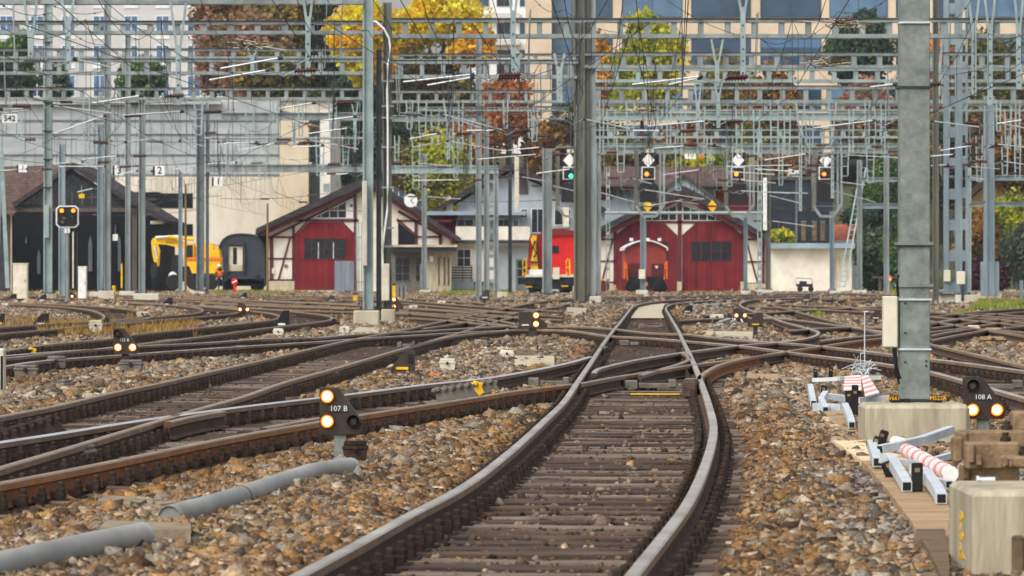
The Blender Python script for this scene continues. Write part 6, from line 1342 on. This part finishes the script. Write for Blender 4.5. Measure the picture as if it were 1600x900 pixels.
def tree(name,label,cat,px,y0,y1,hw,Y,kind,ybase_px=None,n=2600,shape='round',leaf=.26,group='trees and bushes behind the yard',trunk=True,seed=None):
    r=np.random.default_rng(seed or int(px*7+y0)); s=Y/F; cx=W(px,0,Y).x; zt=W(0,y0,Y).z; zb=W(0,y1,Y).z; R=hw*s; hh=(zt-zb)/2; zc=(zt+zb)/2
    gz0=min(zb-.5,max(-.3,-.4+30*max(0,(Y-425)/312)**.8 if Y>425 else -.3)); T=thing(name,label,cat,(cx,Y,gz0),group)
    n=int(n*3.2); leaf*=.72; nb=30 if shape!='cone' else 28; bl=[]
    for k in range(nb):
        u=r.normal(size=3); u/=np.linalg.norm(u); q=r.uniform(.35,.95)
        if shape=='cone':
            t=r.uniform(0,1); rad=(1-t)*.85+.08; a=r.uniform(0,6.28); bl.append((cx+math.cos(a)*rad*R*.75,Y+math.sin(a)*rad*R*.75,zb+t*2*hh,R*(.22+.28*(1-t)),hh*.16))
        else: bl.append((cx+u[0]*q*R*.78,Y+u[1]*q*R*.7,zc+u[2]*q*hh*.8,R*r.uniform(.26,.44),hh*r.uniform(.24,.42)))
    B=np.array(bl); idx=r.integers(0,nb,n); u=r.normal(size=(n,3)); u/=np.linalg.norm(u,axis=1)[:,None]; q=(r.uniform(.0,1.0,n)**.45*1.34)[:,None]
    P=B[idx,:3]+u*q*np.stack([B[idx,3],B[idx,3],B[idx,4]],-1)
    pal=np.array([lin(c) for c in KIND[kind]])*1.25; pal=np.minimum(pal,.8)*np.array([1,.98,1])+.008; ci=(idx+r.integers(0,2,n)*(r.random(n)<.4))%4; col=pal[ci]*r.uniform(.75,1.2,(n,1))
    a=r.normal(size=(n,3)); a/=np.linalg.norm(a,axis=1)[:,None]; b2=np.cross(a,r.normal(size=(n,3))); b2/=np.linalg.norm(b2,axis=1)[:,None]; L=leaf*r.uniform(.6,1.3,(n,1))
    V=np.stack([P-a*L-b2*L*.5,P+a*L*.2-b2*L*.75,P+a*L+b2*L*.3,P-a*L*.3+b2*L*.7],1).reshape(-1,3)-np.array([cx,Y,gz0])
    o=np_mesh('crown',V,np.arange(4*n).reshape(n,4),'leaf',np.repeat(col,4,0)); o.parent=T
    if trunk:
        mb=MB(); tr=max(.12,R*.06); mb.tube([(0,0,-.3),(0,0,(zb-gz0)*.6+hh*.3),(r.uniform(-.2,.2),0,zc-gz0)],[tr,tr*.8,tr*.4],'bark',8)
        for k in range(6): q=B[r.integers(0,nb),:3]-np.array([cx,Y,gz0]); z0=zb-gz0+hh*r.uniform(.1,.7); mb.tube([(0,0,z0),tuple((q+np.array([0,0,z0]))/2+np.array([0,0,.1])),tuple(q)],[tr*.45,tr*.3,tr*.12],'bark',5)
        o=mb.build('trunk'); o.parent=T
    return T
TL=[('broadleaf_tree','red brown leafed tree beside the hotel windows',398,18,165,70,462,'red',3400),('broadleaf_tree','smaller reddish tree overlapping the hotel edge',338,22,165,36,468,'red',1800),('conifer','dark green conifer between the red leafed tree and the yellow tree',506,-25,175,44,474,'dark',3200),('broadleaf_tree','brown olive tree beneath the red leafed crown',430,60,175,60,455,'olive',2600),
('maple','bright yellow tree left of the twin dark masts',574,-12,132,68,450,'yellow',4200),('maple','yellow and orange tree top spreading right of the twin dark masts',694,-30,86,92,452,'yellow',3600),('maple','golden lower branches beside the apartment house',735,48,110,42,448,'gold',1600),('broadleaf_tree','olive green tree under the yellow tree',655,62,210,66,458,'olive',3400),('broadleaf_tree','dark green tree behind the pale grey mast',560,110,210,52,466,'forest',2200),
('broadleaf_tree','orange leafed tree in front of the apartment house',792,110,232,46,440,'orange',2200),('broadleaf_tree','rust orange tree above the grey house roof',740,170,265,42,436,'orange',1800),('hedge_bush','large olive yellow bush above the left shed roof',690,185,345,62,428,'lime',3200),('hedge_bush','dull olive bush beside the clock',640,215,345,38,430,'olive',2200),
('ginkgo_tree','yellow green tree before the big blue windows',1003,26,195,74,450,'lime',3800),('broadleaf_tree','sparse golden tree left of the yellow green one',945,55,200,28,456,'gold',900),('broadleaf_tree','thin olive tree in front of the middle office windows',1140,68,230,54,452,'olive',1700),('broadleaf_tree','brown leaved tree below the middle office windows',1205,100,240,54,446,'brown',1900),('pine_tree','dark pine in front of the right office windows',1345,14,160,62,448,'forest',3600),
('broadleaf_tree','small dark red tree under the dark pine',1345,125,235,52,440,'red',2200),('hedge_bush','olive bush row above the old tiled roof',990,215,300,72,432,'olive',2600),('hedge_bush','yellow olive bush behind the signal diamonds',1110,222,300,62,431,'lime',2200),('hedge_bush','brown olive bush behind the slate building',1240,225,300,70,430,'brown',2400),('broadleaf_tree','round green tree beside the near mast and signal gantry',1375,228,372,44,424,'green',3000),
('shrub','big dark green shrub beside the garage',1368,352,452,36,388,'forest',3200),('shrub','light green shrub touching the near mast',1402,345,455,30,386,'green',2600),('broadleaf_tree','tall olive tree at the far right behind the lattice masts',1540,48,205,70,466,'olive',3200),('broadleaf_tree','golden olive tree next to the lattice masts',1470,40,200,44,470,'gold',2200),('broadleaf_tree','dark brown tree mass above the yellow house',1580,165,300,78,446,'brown',3400),('broadleaf_tree','dark tree gap filler behind the right portals',1470,175,330,60,452,'dark',2400),
('shrub','orange brown autumn shrub in front of the yellow house',1530,318,425,44,402,'brown',3200),('shrub','golden green shrub under the yellow house window',1575,300,400,50,404,'lime',2600),('shrub','dark purple shrub behind the riveted base box',1540,395,462,50,396,'purple',2600),('shrub','dark green shrub at the far right edge',1605,340,462,44,394,'dark',2800),('broadleaf_tree','green tree before the hotel at the far left',22,48,165,40,470,'green',2000),('shrub','dark green shrub before the hotel beside the lattice topped mast',85,90,165,28,468,'forest',1500),('shrub','dark green hedge at the far left below the hotel',-10,90,165,44,466,'dark',1800),('shrub','green shrub before the fourth hotel window column',218,88,162,40,468,'green',1300),
('shrub','tall dark cedar behind the tan pier',535,175,310,34,430,'forest',2000),('shrub','yellow flowering shrub on the white garage roof',1222,354,386,24,383,'lime',700),('shrub','dark shrub in front of the orange tiled roof',1360,315,360,46,421,'forest',1600),('broadleaf_tree','green brown tree behind the orange tiled roof',1420,180,350,60,440,'olive',2400),('broadleaf_tree','olive green tree filling the top edge behind the red leafed tree',445,-40,120,66,472,'olive',2600),('broadleaf_tree','brown green tree between hotel and red leafed tree tops',350,-50,90,50,476,'brown',1800),('broadleaf_tree','wide olive tree rising behind the pale mast and cedar',520,90,260,80,480,'olive',3000),('broadleaf_tree','dull green tree behind the clock and olive bushes',610,130,300,70,476,'forest',3000),('broadleaf_tree','olive brown tree behind the rust orange tree',720,120,290,60,474,'olive',2600),('broadleaf_tree','dim green tree behind the central mast cluster',910,150,290,60,470,'forest',2400),('broadleaf_tree','grey green tree between the dark pine and the lattice masts',1430,110,260,60,474,'forest',2600),('broadleaf_tree','rusty tree at the far right upper portals',1600,110,300,70,472,'brown',3000),('broadleaf_tree','olive tree behind the far right lattice masts',1500,150,330,60,458,'olive',2600),('broadleaf_tree','mottled brown tree behind the caged signals',1070,180,300,70,434,'brown',2600),('broadleaf_tree','greenish tree behind the white garage mast',1190,180,300,60,433,'olive',2600),('broadleaf_tree','bare brown tree beside the office tower foot',860,180,300,44,440,'brown',1300)]
for q in TL:
    nm,lab,px,y0,y1,hw,Y,k,n=q; tree(nm,lab,'bush' if nm in('shrub','hedge_bush') else 'tree',px,y0,y1,hw,Y,k,n=n,shape='cone' if nm in('conifer',) else 'round',leaf=.33 if Y>430 else .22,trunk=nm not in('shrub','hedge_bush'))
# grass and weeds
def tufts(name,areas,pal,hgt):
    V=[];C=[];r=np.random.default_rng(5)
    for (x0,y0,x1,y1,n) in areas:
        for i in range(n):
            p=G(r.uniform(x0,x1),r.uniform(y0,y1),GZ)
            if rd(p.x,p.y)<.3: continue
            for k in range(3):
                h=hgt*r.uniform(.4,1.3); a=r.uniform(0,6.28); w=.012+.00006*p.y; dx,dy=math.cos(a)*w,math.sin(a)*w; lx,ly=r.normal(0,.3*h,2)
                V+=[(p.x-dx,p.y-dy,p.z-.03),(p.x+dx,p.y+dy,p.z-.03),(p.x+lx,p.y+ly,p.z+h)]; c=np.array(lin(pal[r.integers(0,len(pal))]))*r.uniform(.7,1.2); C+=[c,c,c]
    o=np_mesh(name,np.array(V),np.arange(len(V)).reshape(-1,3),'grass_blade',np.array(C)); o['kind']='stuff'
tufts('dry_weeds',[(60,506,310,528,1500),(0,500,60,520,200),(0,455,300,464,900),(320,456,480,462,500),(200,490,240,505,80),(930,457,1000,462,200),(1060,457,1200,461,300),(620,458,700,466,250)],((150,118,60),(176,140,80),(140,92,56),(170,150,70)),.22)
tufts('grass',[(1520,472,1640,486,2500),(330,456,440,461,700),(690,455,800,463,1200),(1380,455,1420,460,300),(1490,490,1515,500,120),(1270,492,1285,505,80)],((132,150,52),(96,124,46),(170,168,62)),.22)
o=bpy.context.scene
m=bpy.data.materials.new('haze'); m.use_nodes=True; MATS['haze']=m; nt=m.node_tree; nt.nodes.remove(nt.nodes['Principled BSDF'])
pv=nt.nodes.new('ShaderNodeVolumePrincipled'); pv.inputs['Color'].default_value=(.86,.92,1,1); pv.inputs['Density'].default_value=.0001; pv.inputs['Anisotropy'].default_value=.2
nt.links.new(pv.outputs[0],[x for x in nt.nodes if x.type=='OUTPUT_MATERIAL'][0].inputs['Volume'])
# ---------------------------------------------------------------- camera, light, sky
cam=bpy.data.cameras.new('camera'); cam.sensor_width=36; cam.lens=F/1600*36; cam.shift_y=(YH-450)/1600; cam.clip_start=.5; cam.clip_end=6000
cam.dof.use_dof=True; cam.dof.focus_distance=55; cam.dof.aperture_fstop=10
co=bpy.data.objects.new('camera',cam); COL.objects.link(co); co.location=(0,0,H); co.rotation_euler=(math.pi/2,0,0); SC.camera=co
w=bpy.data.worlds.new('World'); SC.world=w; w.use_nodes=True; nt=w.node_tree; bg=nt.nodes['Background']
el,az=math.radians(48),math.radians(215)
sky=nt.nodes.new('ShaderNodeTexSky'); sky.sky_type='NISHITA'; sky.sun_disc=False; sky.sun_elevation=el; sky.sun_rotation=az; sky.air_density=1.0; sky.dust_density=4.0; sky.ozone_density=1.0
hs=nt.nodes.new('ShaderNodeHueSaturation'); hs.inputs['Saturation'].default_value=.35; nt.links.new(sky.outputs[0],hs.inputs['Color']); nt.links.new(hs.outputs[0],bg.inputs[0]); bg.inputs[1].default_value=.15
s=bpy.data.lights.new('sun','SUN'); s.energy=1.0; s.angle=math.radians(45); s.color=(1,.96,.91); so=bpy.data.objects.new('sun',s); COL.objects.link(so)
d=Vector((math.sin(az)*math.cos(el),math.cos(az)*math.cos(el),math.sin(el))); so.rotation_euler=(-d).to_track_quat('-Z','Y').to_euler(); so.location=(0,0,60)
SC.view_settings.view_transform='Standard'; SC.view_settings.look='None'; SC.view_settings.exposure=.54; SC.view_settings.gamma=1
SC.render.engine='CYCLES'; SC.cycles.use_denoising=True; SC.cycles.max_bounces=6; SC.cycles.diffuse_bounces=3; SC.cycles.transparent_max_bounces=4
hz=MB(); hz.box((0,340,14),(460,740,32.4),'haze'); o=hz.build('haze'); o['kind']='stuff'
for o in bpy.data.objects:
    if '_o' in o: del o['_o']
